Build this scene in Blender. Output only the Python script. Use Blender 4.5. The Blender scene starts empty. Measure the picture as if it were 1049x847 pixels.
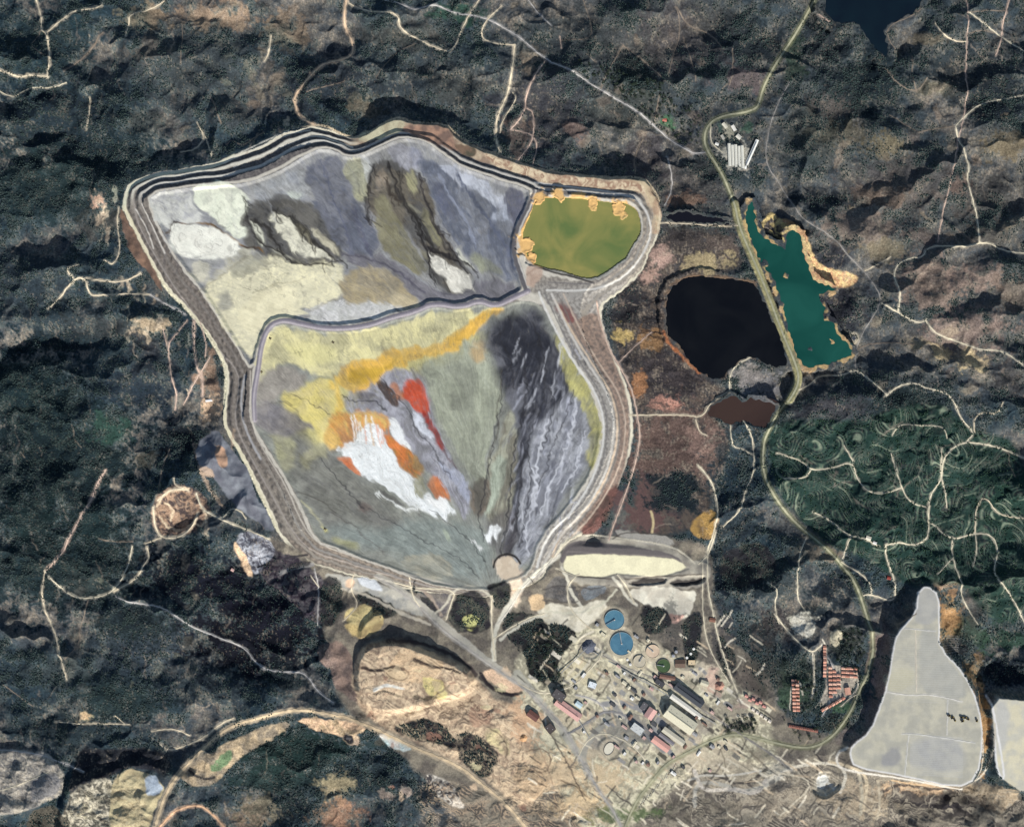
import bpy, math, random
import numpy as np
R = math.radians
random.seed(7)
rng = np.random.RandomState(11)
C = bpy.context.scene.collection

# ------------------------------------------------------------------ camera, sky, sun, exposure
MPP = 4.0                                   # metres on the ground per survey unit
CX, CY = 524.5, 423.5
def WX(x): return (x - CX) * MPP
def WY(y): return (CY - y) * MPP
cam_d = bpy.data.cameras.new('camera'); cam = bpy.data.objects.new('camera', cam_d); C.objects.link(cam)
ALT = 7000.0
cam.location = (0, 0, ALT); cam.rotation_euler = (0, 0, 0)
cam_d.sensor_fit = 'HORIZONTAL'; cam_d.sensor_width = 36; cam_d.lens = 36 * ALT / (1049 * MPP)
cam_d.clip_start = 10; cam_d.clip_end = 80000
bpy.context.scene.camera = cam
world = bpy.data.worlds.new('World'); bpy.context.scene.world = world; world.use_nodes = True
wn = world.node_tree
sky = wn.nodes.new('ShaderNodeTexSky'); sky.sky_type = 'NISHITA'; sky.sun_disc = False
SUN_EL, SUN_AZ = 31.0, 158.0
sky.sun_elevation = R(SUN_EL); sky.sun_rotation = R(SUN_AZ)
wn.links.new(sky.outputs[0], wn.nodes['Background'].inputs[0]); wn.nodes['Background'].inputs[1].default_value = 0.09
sd = bpy.data.lights.new('sun', 'SUN'); sun = bpy.data.objects.new('sun', sd); C.objects.link(sun)
sd.energy = 4.7; sd.angle = R(0.55); sd.color = (1.0, 0.965, 0.92)
sun.rotation_euler = (R(90 - SUN_EL), 0, R(180 - SUN_AZ))
vs = bpy.context.scene.view_settings
vs.view_transform = 'Standard'; vs.look = 'None'; vs.gamma = 1.0; vs.exposure = 0.36; vs.use_curve_mapping = False

# ------------------------------------------------------------------ numpy helpers
def lin(c):
    c = np.asarray(c, np.float32) / 255.0
    return np.where(c <= 0.04045, c / 12.92, ((c + 0.055) / 1.055) ** 2.4).astype(np.float32)
def sstep(a, b, x):
    t = np.clip((x - a) / (b - a), 0, 1); return t * t * (3 - 2 * t)
PERM = np.tile(rng.permutation(512).astype(np.int32), 2)
GA = rng.rand(512).astype(np.float32) * 6.2831853
GX, GY = np.cos(GA), np.sin(GA)
def noise(x, y, seed=0):
    x = x + seed * 17.31; y = y - seed * 9.77
    xf = np.floor(x); yf = np.floor(y); fx = (x - xf).astype(np.float32); fy = (y - yf).astype(np.float32)
    xi = xf.astype(np.int32) & 511; yi = yf.astype(np.int32) & 511
    x1 = (xi + 1) & 511; y1 = (yi + 1) & 511
    u = fx * fx * (3 - 2 * fx); v = fy * fy * (3 - 2 * fy)
    p0 = PERM[xi]; p1 = PERM[x1]
    def g(p, yy, dx, dy):
        h = PERM[(p + yy) & 511]; return GX[h] * dx + GY[h] * dy
    a = g(p0, yi, fx, fy); b = g(p1, yi, fx - 1, fy); c = g(p0, y1, fx, fy - 1); d = g(p1, y1, fx - 1, fy - 1)
    a = a + u * (b - a); c = c + u * (d - c)
    return (a + v * (c - a)) * 1.5
def fbm(x, y, o, seed=0, gain=0.5):
    s = 0; a = 1.0; f = 1.0
    for i in range(o): s = s + a * noise(x * f, y * f, seed + i * 3); a *= gain; f *= 2.03
    return s
def ridged(x, y, o, seed=0):
    s = 0; a = 1.0; f = 1.0; w = 1.0
    for i in range(o):
        n = 1 - np.abs(noise(x * f, y * f, seed + i * 3)) * 1.6; n = n * n * w
        s = s + a * n; w = np.clip(n, 0, 1); a *= 0.5; f *= 2.07
    return s

# ------------------------------------------------------------------ the survey grid (finer inside the mine)
def axis(lo, hi, step):
    core = np.arange(lo, hi, step)
    out = [0.0]; s = step
    while out[-1] < 5200: s *= 1.11; out.append(out[-1] + s)
    o = np.array(out[1:])
    return np.concatenate([lo - o[::-1], core, core[-1] + o]).astype(np.float32)
STEP = 0.7
ax = axis(-25, 1075, STEP); ay = axis(-25, 872, STEP)
X, Y = np.meshgrid(ax, ay)
NY, NX = X.shape
warpF = (noise(X / 5, Y / 5, 1), noise(X / 5, Y / 5, 2))
warpM = (fbm(X / 22, Y / 22, 2, 3), fbm(X / 22, Y / 22, 2, 5))
fine = fbm(X / 3.0, Y / 3.0, 2, 8)
mid = fbm(X / 13, Y / 13, 3, 12)
big = fbm(X / 70, Y / 70, 3, 15)
marb = noise(X / 10 + 1.6 * mid + 0.8 * warpM[0], Y / 10 + 1.6 * mid, 22) + .5 * noise(X / 4 + 2.2 * mid, Y / 4 - 2 * mid, 23)
def polar(cx, cy, k1, k2, s):
    th = np.arctan2(Y - cy, X - cx); r = np.hypot(X - cx, Y - cy) + 1; th = th + .05 * warpM[0]
    return th, noise(th * k1, r / 60, s) + .6 * noise(th * k1 * 2.6, r / 38, s + 1) + .45 * noise(th * k1 * 6, r / 26, s + 2) + .4 * noise(th * k1 * 13, r / 22, s + 3), noise(th * k1 * 1.5, r / 30, s + 4) + .5 * noise(th * k1 * 5, r / 20, s + 5)
thN, fN, gN = polar(560, 420, 12, 4, 31); thS, fS, gS = polar(508, 610, 9, 4, 36)
SB = sstep(-4, 4, Y - np.interp(X, [230, 262, 291, 377, 444, 491, 541, 600], [400, 390, 328, 335, 311, 308, 299, 299]))
FLOW = fN * (1 - SB) + fS * SB; FLOW2 = gN * (1 - SB) + gS * SB; TH = thN * (1 - SB) + thS * SB
FDX = (-np.sin(TH) * 5.5 * FLOW + np.cos(TH) * 11 * FLOW2).astype(np.float32); FDY = (np.cos(TH) * 5.5 * FLOW + np.sin(TH) * 11 * FLOW2).astype(np.float32)
FAMP = 0.0
FIELDS = {'flow': FLOW * 1.1, 'fine': fine * 1.2, 'mid': mid * 1.4, 'big': big, 'marb': marb * 1.5}

col = np.zeros((NY, NX, 3), np.float32)
H = np.zeros((NY, NX), np.float32)
forest = np.zeros((NY, NX), np.float32)
rough = np.ones((NY, NX), np.float32)          # how much small relief a place has

def chaikin(p, n, closed=True):
    p = np.asarray(p, np.float64)
    for _ in range(n):
        if closed: q = np.roll(p, -1, 0)
        else: q = p[1:]; 
        a = p if closed else p[:-1]
        r = np.empty((len(a) * 2, 2)); r[0::2] = .75 * a + .25 * q; r[1::2] = .25 * a + .75 * q
        if not closed: r = np.vstack([p[:1], r, p[-1:]])
        p = r
    return p
def window(p, pad):
    x0, y0 = p.min(0) - pad; x1, y1 = p.max(0) + pad
    return slice(np.searchsorted(ay, y0), np.searchsorted(ay, y1)), slice(np.searchsorted(ax, x0), np.searchsorted(ax, x1))
def coords(w, warp):
    x = X[w]; y = Y[w]
    if warp: x = x + warp[0] * warpF[0][w] + warp[1] * warpM[0][w]; y = y + warp[0] * warpF[1][w] + warp[1] * warpM[1][w]
    if FAMP: x = x + FAMP * FDX[w]; y = y + FAMP * FDY[w]
    return x, y
def seg_dist(x, y, p, closed):
    n = len(p); best = np.full(x.shape, 1e12, np.float32)
    for i in range(n if closed else n - 1):
        a = p[i]; b = p[(i + 1) % n]; dx, dy = b - a; L = dx * dx + dy * dy + 1e-9
        t = np.clip(((x - a[0]) * dx + (y - a[1]) * dy) / L, 0, 1)
        np.minimum(best, (x - a[0] - t * dx) ** 2 + (y - a[1] - t * dy) ** 2, out=best)
    return np.sqrt(best)
def inside(x, y, p):
    c = np.zeros(x.shape, bool); n = len(p)
    for i in range(n):
        a = p[i]; b = p[(i + 1) % n]
        if a[1] == b[1]: continue
        c ^= ((a[1] > y) != (b[1] > y)) & (x < (b[0] - a[0]) * (y - a[1]) / (b[1] - a[1]) + a[0])
    return c
def sdf(pts, pad=14, warp=None, sm=2):
    p = chaikin(pts, sm) if sm else np.asarray(pts, float)
    w = window(p, pad); x, y = coords(w, warp); d = seg_dist(x, y, p, True)
    return w, np.where(inside(x, y, p), -d, d)
def mixin(w, c, a, c2=None, field='mid', k=1.0):
    c = lin(c)
    if c2 is not None:
        m = np.clip(0.5 + FIELDS[field][w] * k, 0, 1)[..., None]; c = c * (1 - m) + lin(c2) * m
    a = a[..., None]; col[w] = col[w] * (1 - a) + c * a
def fill(pts, c, f=1.2, warp=(1.2, 2.5), alpha=1.0, c2=None, field='mid', sm=2, fo=None, ro=None, tex=None):
    w, d = sdf(pts, 6 + f * 2 + (warp[0] + warp[1] * 1.3 if warp else 0), warp, sm)
    a = alpha * (1 - sstep(-f, f, d))
    if FAMP and f < 2.6: a = a * np.clip(.9 + .55 * FLOW[w] + .3 * fine[w], .72, 1)
    if tex: a = a * np.clip(0.5 + FIELDS[tex][w] * 1.5 + .3, 0, 1)
    mixin(w, c, a, c2, field)
    if fo is not None: forest[w] = forest[w] * (1 - a) + fo * a
    if ro is not None: rough[w] = rough[w] * (1 - a) + ro * a
def blob(x, y, rx, ry, c, alpha=0.8, fo=None, c2=None, ro=None, ang=0, tex=True):
    r = max(rx, ry) * 1.6
    w = window(np.array([[x, y]]), r); xx, yy = coords(w, (1.5, max(2, min(rx, ry) * .35))); xx = xx - x; yy = yy - y
    ca, sa = math.cos(R(ang)), math.sin(R(ang))
    q = np.sqrt(((xx * ca + yy * sa) / rx) ** 2 + ((-xx * sa + yy * ca) / ry) ** 2)
    a = alpha * (1 - sstep(0.5, 1.15, q + (0.55 * mid[w] + .35 * fine[w] if tex else 0)))
    mixin(w, c, a, c2)
    if fo is not None: forest[w] = forest[w] * (1 - a) + fo * a
    if ro is not None: rough[w] = rough[w] * (1 - a) + ro * a
def stroke(pts, wd, c, f=0.8, alpha=1.0, warp=(0.4, 0.0), c2=None, ro=None, fo=None, sm=2, dz=0):
    p = chaikin(pts, sm, False); w = window(p, wd + f * 2 + 4); x, y = coords(w, warp)
    d = seg_dist(x, y, p, False); a = alpha * (1 - sstep(wd / 2 - f, wd / 2 + f, d))
    if c is not None: mixin(w, c, a, c2)
    if ro is not None: rough[w] = rough[w] * (1 - a) + ro * a
    if fo is not None: forest[w] = forest[w] * (1 - a) + fo * a
    if dz: H[w] += dz * a
def ridge(pts, h, wd, wn=None):
    """a hill crest: falls away over wd on the south side and wn on the north side"""
    p = chaikin(pts, 1, False); w = window(p, wd * 2.2 + 6); x, y = coords(w, (1.0, wd * .12))
    d = seg_dist(x, y, p, False)
    H[w] += (h * np.exp(-(d / wd) ** 2)).astype(np.float32)
def plateau(pts, z, slope, sm=1, warp=(.5, .5), rel=False, ro=0.15, base=None):
    """a flat-topped embankment (or a pit when z is below): level inside the outline, sides over `slope` units"""
    w, d = sdf(pts, slope + 8, warp, sm)
    a = 1 - sstep(0, slope, d)
    if rel: H[w] += z * a
    else: H[w] = H[w] * (1 - a) + z * a
    rough[w] = np.minimum(rough[w], 1 - (1 - ro) * (d < 0.5))
    return w, d

# ------------------------------------------------------------------ outlines
N_IN = [(156,200),(182,195),(220,191),(249,190),(270,184),(294,173),(312,161),(330,153),(346,157),(356,163),(374,160),(395,149),(413,143),(436,146),(452,158),(475,174),(501,182),(514,188),(535,193),(543,198),(539,213),(526,239),(524,262),(532,285),(535,297),
        (528,301),(507,312),(491,304),(473,313),(444,308),(426,317),(400,322),(377,331),(338,335),(307,329),(291,325),(276,330),(266,350),(260,379),(249,361),(223,319),(208,296),(187,270),(171,244),(158,215)]
S_IN = [(264,379),(270,353),(279,336),(291,331),(307,335),(338,341),(377,338),(400,329),(426,323),(444,314),(473,319),(491,311),(507,318),(530,309),(547,310),(556,316),(569,337),(582,366),(606,402),(613,430),(614,447),(605,485),(583,517),(552,550),(546,578),(535,590),(520,594),(504,602),(499,603),(468,601),(442,597),(416,586),(379,573),(346,560),(325,552),(312,519),(294,487),(276,459),(261,436),(260,407)]
POND = [(549,202),(562,204),(580,203),(600,205),(625,209),(640,209),(652,216),(656,228),(655,241),(641,265),(625,277),(608,287),(590,283),(570,278),(556,275),(543,270),(536,255),(535,240),(541,225)]
OUTER = [(127,220),(126,202),(132,187),(156,177),(187,173),(221,167),(234,161),(252,155),(268,150),(286,138),(304,133),(325,128),(356,141),(374,140),(390,128),(408,121),(421,127),(457,128),(468,142),(491,155),(514,160),(545,172),(585,180),(624,182),(658,183),(668,193),(676,208),(679,222),(676,236),(665,264),(650,290),(630,303),(616,312),
         (618,335),(632,372),(645,400),(650,430),(648,460),(638,487),(622,520),(600,545),(580,556),(566,572),(556,590),(545,600),(520,604),(500,612),(470,608),(440,606),(408,603),(390,596),(361,589),(335,583),(315,575),(286,552),(276,524),(260,492),(249,469),(231,441),(228,425),(233,390),(231,372),(215,345),(192,316),(169,296),(145,249)]
HEAP = [(940,607),(948,599),(961,609),(961,640),(961,663),(987,689),(1002,723),(1006,757),(1000,796),(979,806),(924,793),(875,785),(870,772),(872,763),(891,749),(901,723),(909,700),(915,661),(919,648),(938,627)]
HEAP2 = [(1014,714),(1049,717),(1100,725),(1120,760),(1100,800),(1049,812),(1030,800),(1020,790),(1018,757)]
BLACK = [(686,296),(702,285),(717,281),(741,285),(764,287),(776,292),(788,318),(800,345),(809,372),(800,377),(789,375),(775,366),(765,366),(755,372),(746,380),(740,388),(728,388),(714,378),(703,365),(694,352),(685,345),(682,330),(682,310)]
GREEN = [(770,203),(764,212),(764,225),(769,244),(776,262),(787,278),(797,296),(804,319),(810,347),(820,371),(829,377),(857,371),(872,366),(874,356),(865,350),(859,342),(854,330),(844,327),(846,319),(839,306),(841,298),(858,297),(845,290),(831,283),(826,265),(823,252),(822,241),(813,233),(804,239),(805,257),(800,252),(787,247),(779,239),(774,228),(773,215)]
BROWN = [(728,418),(746,406),(755,407),(764,412),(770,407),(790,411),(798,415),(790,428),(784,440),(775,437),(765,432),(745,434),(735,430),(725,425)]
NORTHLAKE = [(843,-12),(846,16),(860,24),(878,22),(889,38),(903,55),(912,57),(910,42),(906,26),(920,20),(940,10),(950,-12)]
SW_SHADE = [(78,770),(100,768),(130,769),(155,767),(168,774),(177,786),(170,797),(150,788),(125,789),(104,800),(84,815),(72,806),(76,790)]

# ------------------------------------------------------------------ natural ground: colour zones
m = np.clip(.5 + .9 * mid + .25 * fine, 0, 1)[..., None]; b = np.clip(.5 + 1.0 * big, 0, 1)[..., None]
col[:] = (lin((60,66,70)) * (1 - m) + lin((104,100,92)) * m) * (1 - b) + (lin((50,62,68)) * (1 - m) + lin((82,86,84)) * m) * b
forest[:] = np.clip(.30 + .8 * big + .5 * mid, 0, 1)
FG = (36,52,54); FD = (38,44,46)
for a in [
    (40,45,55,45,FG,.6,.9), (60,130,90,60,(34,44,50),.7,.8), (110,170,70,40,(36,46,48),.7,.9), (40,190,70,40,(36,48,46),.7,.9), (190,60,70,45,(82,76,72),.6,.5), (215,14,45,16,(150,125,100),.8,.1),
    (145,15,24,14,(140,118,92),.7,.1), (290,30,26,22,(140,118,92),.6,.1),(150,50,22,12,(110,92,80),.7,.2),
    (60,110,30,14,(28,34,40),.6,.7), (150,125,30,12,(118,106,92),.5,.3), (235,115,22,18,(92,82,76),.5,.3),
    (330,85,60,35,(50,46,50),.6,.4), (372,108,22,14,(118,104,84),.8,.1), (440,80,60,45,(50,52,54),.5,.6), (410,35,50,16,(92,84,72),.5,.3), (470,12,30,10,(52,82,58),.6,.3), (470,90,30,20,(78,74,68),.6,.4),
    (560,110,50,50,(62,55,58),.6,.3), (588,133,12,12,(112,92,82),.7,.1), (540,60,14,14,(140,118,96),.8,.1), (530,140,16,26,(120,98,84),.6,.1), (600,40,80,40,(70,70,68),.6,.4), (655,75,26,24,(38,48,42),.7,.9), (640,115,40,25,(70,72,66),.6,.4),
    (682,124,14,9,(60,92,66),.9,.1), (700,40,50,40,(72,66,66),.6,.3), (775,45,35,25,(30,38,44),.8,.8), (735,20,30,15,(60,62,60),.5,.5), (765,80,26,14,(98,84,82),.7,.2), (700,190,40,30,(80,72,68),.5,.3), (705,205,20,8,(128,100,80),.7,.1), (660,160,30,22,(76,68,68),.6,.3), (725,170,26,20,(40,46,48),.6,.8),
    (845,40,26,30,(28,36,42),.8,.95), (870,100,40,35,(32,42,46),.8,.95), (900,75,30,30,(26,38,44),.9,.9), (815,60,10,30,(52,66,54),.8,.4), (850,108,22,16,(96,88,82),.7,.3), (860,135,40,14,(110,100,78),.5,.2),(910,150,26,14,(112,100,74),.7,.2), (1030,148,26,16,(118,104,78),.7,.2), (960,90,26,10,(108,100,80),.7,.2), (950,40,24,7,(104,94,76),.7,.2),(1000,80,50,40,(40,48,52),.6,.6), (1020,105,34,24,(26,34,42),.8,.8), (930,190,60,30,(92,82,76),.5,.3), (830,140,30,30,(58,62,56),.5,.6), (905,200,30,14,(110,92,76),.6,.1), (850,205,50,10,(24,32,40),.7,.7), (1010,200,36,26,(78,72,66),.6,.4),(985,190,14,10,(110,90,80),.6,.1),
    (880,235,40,20,(120,106,94),.8,.1), (850,265,22,14,(50,50,56),.8,.4), (860,315,32,24,(52,52,58),.9,.4), (905,255,26,12,(112,102,80),.7,.2), (940,240,22,10,(98,84,76),.6,.2), (1010,240,34,14,(90,82,72),.6,.3), (955,290,36,30,(116,100,88),.85,.05), (1000,285,30,14,(138,118,104),.8,.05), (990,340,45,26,(120,104,94),.9,.05), (965,362,12,10,(168,150,112),.9,0), (993,368,14,12,(170,152,114),.9,0),(1007,375,8,10,(176,158,118),.9,0), (940,350,12,8,(150,134,104),.8,0), (1035,390,20,20,(70,64,62),.6,.3),(1040,300,20,20,(105,92,80),.7,.1),
    (880,410,60,26,(48,54,60),.8,.5), (850,420,40,12,(78,70,70),.6,.3), (915,440,30,14,(26,36,42),.8,.9), (930,415,36,22,(26,38,40),.8,.9),
    (20,285,50,35,(58,58,60),.6,.4), (105,225,26,16,(96,86,76),.7,.2), (100,205,10,8,(176,142,118),.9,.0), (60,350,60,14,(26,34,42),.8,.8), (60,330,40,24,(44,52,56),.6,.5), (100,365,26,34,(56,66,68),.7,.4), (25,400,60,50,(26,40,42),.9,1), (140,400,46,26,(34,40,50),.7,.5), (120,335,60,12,(70,64,60),.6,.2), (150,365,20,28,(60,58,60),.6,.2),(155,330,20,12,(168,148,118),.8,0), (213,385,14,24,(128,104,84),.8,0),(215,420,12,14,(190,160,128),.9,0),
    (60,470,90,60,(28,40,42),.9,1), (60,580,90,50,(32,44,44),.8,1), (110,440,20,16,(62,84,68),.7,.5), (95,535,30,22,(30,44,44),.8,1), (150,470,16,10,(120,100,80),.5,.2), (185,450,26,24,(22,24,30),.8,.6), (30,530,40,30,(30,44,42),.7,1),
    (90,600,30,16,(62,64,60),.7,.5), (190,590,55,32,(26,28,36),.95,.4), (150,660,70,40,(66,68,72),.8,.45), (260,655,80,48,(26,24,32),.98,.35), (235,600,46,20,(30,28,38),.8,.6), (280,620,40,24,(32,28,38),.8,.5), (60,690,40,16,(84,82,76),.6,.4), (130,640,50,20,(34,42,42),.7,.9), (210,705,60,20,(58,60,62),.6,.5), (120,720,50,24,(40,50,48),.8,.8), (60,745,60,20,(44,50,52),.7,.7), (83,735,10,7,(190,160,120),.9,0), (285,690,20,12,(40,44,46),.8,.8), (300,700,16,8,(60,60,58),.7,.6),  # purple-black blobs paint the shade of the steep slope into the ground colour
    (300,770,70,26,(32,48,42),.9,.95), (280,800,50,20,(42,56,50),.8,.8), (370,800,50,20,(34,40,44),.8,.8), (440,810,40,14,(34,36,42),.8,.6), (290,830,50,16,(34,40,44),.8,.8), (345,810,20,18,(176,146,108),.8,.1), (395,815,8,6,(170,140,120),.8,.1), (415,812,8,6,(176,146,128),.8,.1), (260,835,24,20,(150,124,96),.7,.1), (345,838,26,14,(160,120,92),.8,.1), (420,760,40,10,(52,62,58),.8,.7), (430,745,36,12,(48,58,54),.8,.8),
    (700,250,50,20,(66,60,58),.8,.3), (740,250,24,12,(96,84,76),.7,.1), (725,268,26,12,(165,148,108),.8,0), (678,262,14,12,(160,132,118),.8,0), (666,282,12,9,(150,122,108),.8,0), (644,300,18,12,(34,34,40),.8,.6), (640,322,22,14,(40,38,42),.8,.5), (640,341,12,9,(186,160,96),.85,0), (670,345,18,10,(110,88,72),.7,.1), (680,385,40,28,(58,52,54),.8,.2), (686,415,18,10,(196,140,118),.8,0), (655,395,8,16,(160,112,72),.8,0), (665,350,14,14,(150,112,66),.6,0),
    (690,460,56,46,(94,76,68),.95,.03), (660,520,30,30,(98,74,70),.9,.05), (725,455,22,16,(128,104,92),.85,0), (688,505,26,20,(34,42,46),.9,.7), (700,500,20,20,(36,42,46),.9,.7), (752,490,26,26,(40,50,56),.9,.6), (740,460,12,10,(40,46,50),.6,.5), (770,445,20,12,(44,54,60),.8,.5), (760,530,22,26,(48,52,56),.8,.5), (755,590,30,26,(24,30,38),.95,.7), (790,590,26,24,(46,50,52),.7,.5), (810,605,22,14,(78,76,72),.6,.3), (780,395,28,18,(110,108,108),.9,.1), (765,385,16,12,(124,118,112),.8,0), (740,540,10,40,(50,54,58),.6,.4),
    (825,560,20,16,(110,98,84),.8,.1), (845,570,18,10,(120,104,86),.8,.1), (810,540,20,10,(80,78,76),.6,.2), (860,600,26,20,(34,36,42),.8,.5), (780,650,26,20,(60,58,56),.8,.3), (840,625,22,10,(50,50,50),.6,.5), (815,575,20,20,(60,60,60),.4,.3),
    (975,640,16,30,(168,128,80),.85,0), (970,600,14,10,(140,112,86),.8,0), (1000,650,20,16,(92,96,72),.7,.3), (985,662,18,12,(44,38,40),.8,.3), (1000,690,14,20,(150,116,76),.8,0), (1008,740,6,50,(170,130,80),.9,0), (1030,690,30,16,(24,28,36),.9,.7), (1030,655,26,18,(58,76,56),.8,.6), (1035,600,20,20,(44,54,48),.8,.7), (1005,620,20,20,(110,96,84),.6,.2), (1040,590,10,10,(120,100,84),.7,.1),(1030,520,30,40,(46,66,50),.7,.7),
]:
    if a[0] == 700 and a[1] == 250: fill([(668,236),(752,236),(765,280),(700,280),(680,300),(682,350),(730,392),(745,400),(725,425),(752,450),(740,480),(725,530),(700,550),(640,550),(652,500),(662,440),(630,360),(625,305)], (84,74,66), c2=(60,58,58), field='marb', f=4, fo=.04)
    blob(*a)
# olive and eucalyptus plantation
PLANT = [(788,432),(830,428),(880,432),(905,420),(960,410),(982,425),(1000,440),(1060,455),(1060,640),(1020,640),(990,600),(960,598),(930,600),(905,585),(880,570),(850,560),(830,540),(800,510),(788,480)]
fill(PLANT, (40,62,50), f=4, c2=(30,44,44), field='mid', fo=.35, ro=.5, alpha=.85)

for k in range(46):
    x0, y0 = [(rng.uniform(98, 124), rng.uniform(182, 240)), (rng.uniform(130, 172), rng.uniform(296, 345)), (rng.uniform(165, 225), rng.uniform(330, 425)), (rng.uniform(110, 150), rng.uniform(240, 300)), (rng.uniform(150, 215), rng.uniform(500, 552)), (rng.uniform(262, 345), rng.uniform(120, 148))][k % 6]
    L = rng.uniform(5, 18); an = rng.uniform(1.2, 2.1); stroke([(x0, y0), (x0 + L * .5 * math.cos(an) + rng.uniform(-3, 3), y0 + L * .5 * math.sin(an)), (x0 + L * math.cos(an), y0 + L * math.sin(an))], rng.uniform(1.2, 4.5), random.choice([(176,156,130),(160,140,118),(196,176,146)]), f=1.2, alpha=rng.uniform(.4, .8), warp=(2.5, 1.5), fo=0)
for k in range(120):                                     # pale spurs on the brown eastern and northern hills
    x0, y0 = [(rng.uniform(850, 1049), rng.uniform(110, 400)), (rng.uniform(500, 740), rng.uniform(0, 220)), (rng.uniform(160, 300), rng.uniform(0, 130)), (rng.uniform(60, 200), rng.uniform(560, 740))][k % 4]
    blob(x0, y0, rng.uniform(3, 12), rng.uniform(2, 7), random.choice([(138,120,100),(122,106,92),(150,134,108)]), rng.uniform(.2, .45), .05, ang=rng.uniform(0, 180))
# ------------------------------------------------------------------ natural ground: relief
wxx = X + 10 * warpM[0]; wyy = Y + 10 * warpM[1]
FAR = sstep(0, 1500, np.maximum(np.abs(X - CX) - 600, np.abs(Y - CY) - 500))
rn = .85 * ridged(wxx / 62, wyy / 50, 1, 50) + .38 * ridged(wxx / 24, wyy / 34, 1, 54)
Hlow = 24 * big + 34 * ridged(wxx / 125, wyy / 100, 1, 40) - 40
H[:] = Hlow * 1.3 + 15 * rn + 1.6 * ridged(wxx / 14, wyy / 22, 2, 60) - 14
crest_pale = sstep(.95, 1.35, rn + .35 * mid + .25 * fine) * (1 - forest) * .55  # ridge crests pulled towards a paler tone, less so under forest
w = (slice(0, NY), slice(0, NX)); mixin(w, (128,116,98), crest_pale, (98,90,80))
nw = sstep(.0, .3, forest)[..., None]; ex = (sstep(520, 700, X) * sstep(460, 380, Y) + .35 * sstep(330, 420, X) * sstep(330, 250, Y)).clip(0, 1)[..., None]
col *= (1 - nw) + nw * (np.array([.56, .74, .82], np.float32) * (1 - ex) + np.array([.80, .83, .83], np.float32) * ex)
H += 60 * FAR * fbm(X / 420, Y / 420, 2, 70)
for pts, h, w in [
    ([(0,125),(40,110),(75,105),(100,120),(130,130),(170,138)],30,14), ([(0,50),(50,85),(95,80),(120,105),(200,110),(240,122)],18,12), ([(130,75),(180,50),(230,60)],16,12), ([(0,170),(60,160),(110,185)],20,18),
    ([(260,55),(300,80),(330,100),(345,125)],22,16), ([(360,75),(395,70),(430,90),(470,95),(500,110)],22,12), ([(400,40),(440,60),(500,55),(520,70)],16,12), ([(560,80),(575,110),(590,140),(600,165)],20,12), ([(610,60),(640,70),(680,100)],10,16),
    ([(780,60),(740,70),(720,85)],16,16), ([(840,150),(880,130),(930,145),(960,160)],30,22), ([(960,110),(1000,125),(1049,150)],26,16), ([(940,90),(985,95),(1010,85)],20,10), ([(900,200),(960,205),(1030,190)],16,14), ([(820,210),(860,235),(900,245),(930,240)],26,12),
    ([(920,300),(950,310),(985,290),(1030,270)],30,14), ([(950,345),(990,325),(1030,320),(1049,330)],34,15), ([(945,358),(965,366),(990,372),(1010,384),(1030,392)],30,8), ([(850,300),(870,320),(860,345)],14,14), ([(840,410),(880,405),(920,420)],18,12),
    ([(40,275),(90,275),(120,282)],14,10), ([(0,330),(50,325),(110,318),(150,325),(190,335)],26,12), ([(0,400),(40,375),(75,390)],26,18), ([(90,425),(110,395),(140,380),(170,385),(190,400)],22,12), ([(160,350),(185,360),(200,380)],14,8), ([(20,520),(60,505),(110,490)],20,22), ([(0,600),(60,620),(110,640),(170,640)],26,22), ([(180,500),(200,530),(240,560)],18,12),
    ([(200,702),(250,710),(300,716),(340,725)],48,30), ([(346,622),(352,660),(346,700)],40,34), ([(60,790),(110,830),(150,850)],20,24), ([(300,600),(320,590),(340,600)],10,10),
    ([(700,520),(720,530),(740,525)],12,12), ([(670,400),(700,410),(730,395)],10,14), ([(730,625),(770,610),(810,600)],24,16), ([(750,510),(770,500),(790,495)],12,12), ([(860,610),(880,640)],8,16),
    ([(810,455),(840,460),(880,462)],16,12), ([(800,490),(850,495),(890,505),(930,520)],22,12), ([(900,480),(940,470),(960,480)],16,12), ([(860,535),(890,535),(940,545)],18,12), ([(980,480),(1010,490),(1049,500)],22,14), ([(970,580),(1010,570),(1049,580)],16,14), ([(980,690),(1020,715),(1060,710)],10,10)]:
    ridge(pts, h, w)
# quiet country round the works
for pts, f in [([(560,590),(720,560),(760,600),(800,700),(900,720),(900,900),(560,900),(380,760),(340,640),(420,600)],.25), ([(640,300),(660,240),(750,240),(770,400),(720,550),(650,560),(640,450)],.35), ([(720,110),(780,110),(780,200),(720,180)],.3)]:
    w, d = sdf(pts, 40); a = (1 - f) * (1 - sstep(-15, 25, d)); H[w] = H[w] * (1 - a) - 6 * a
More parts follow.
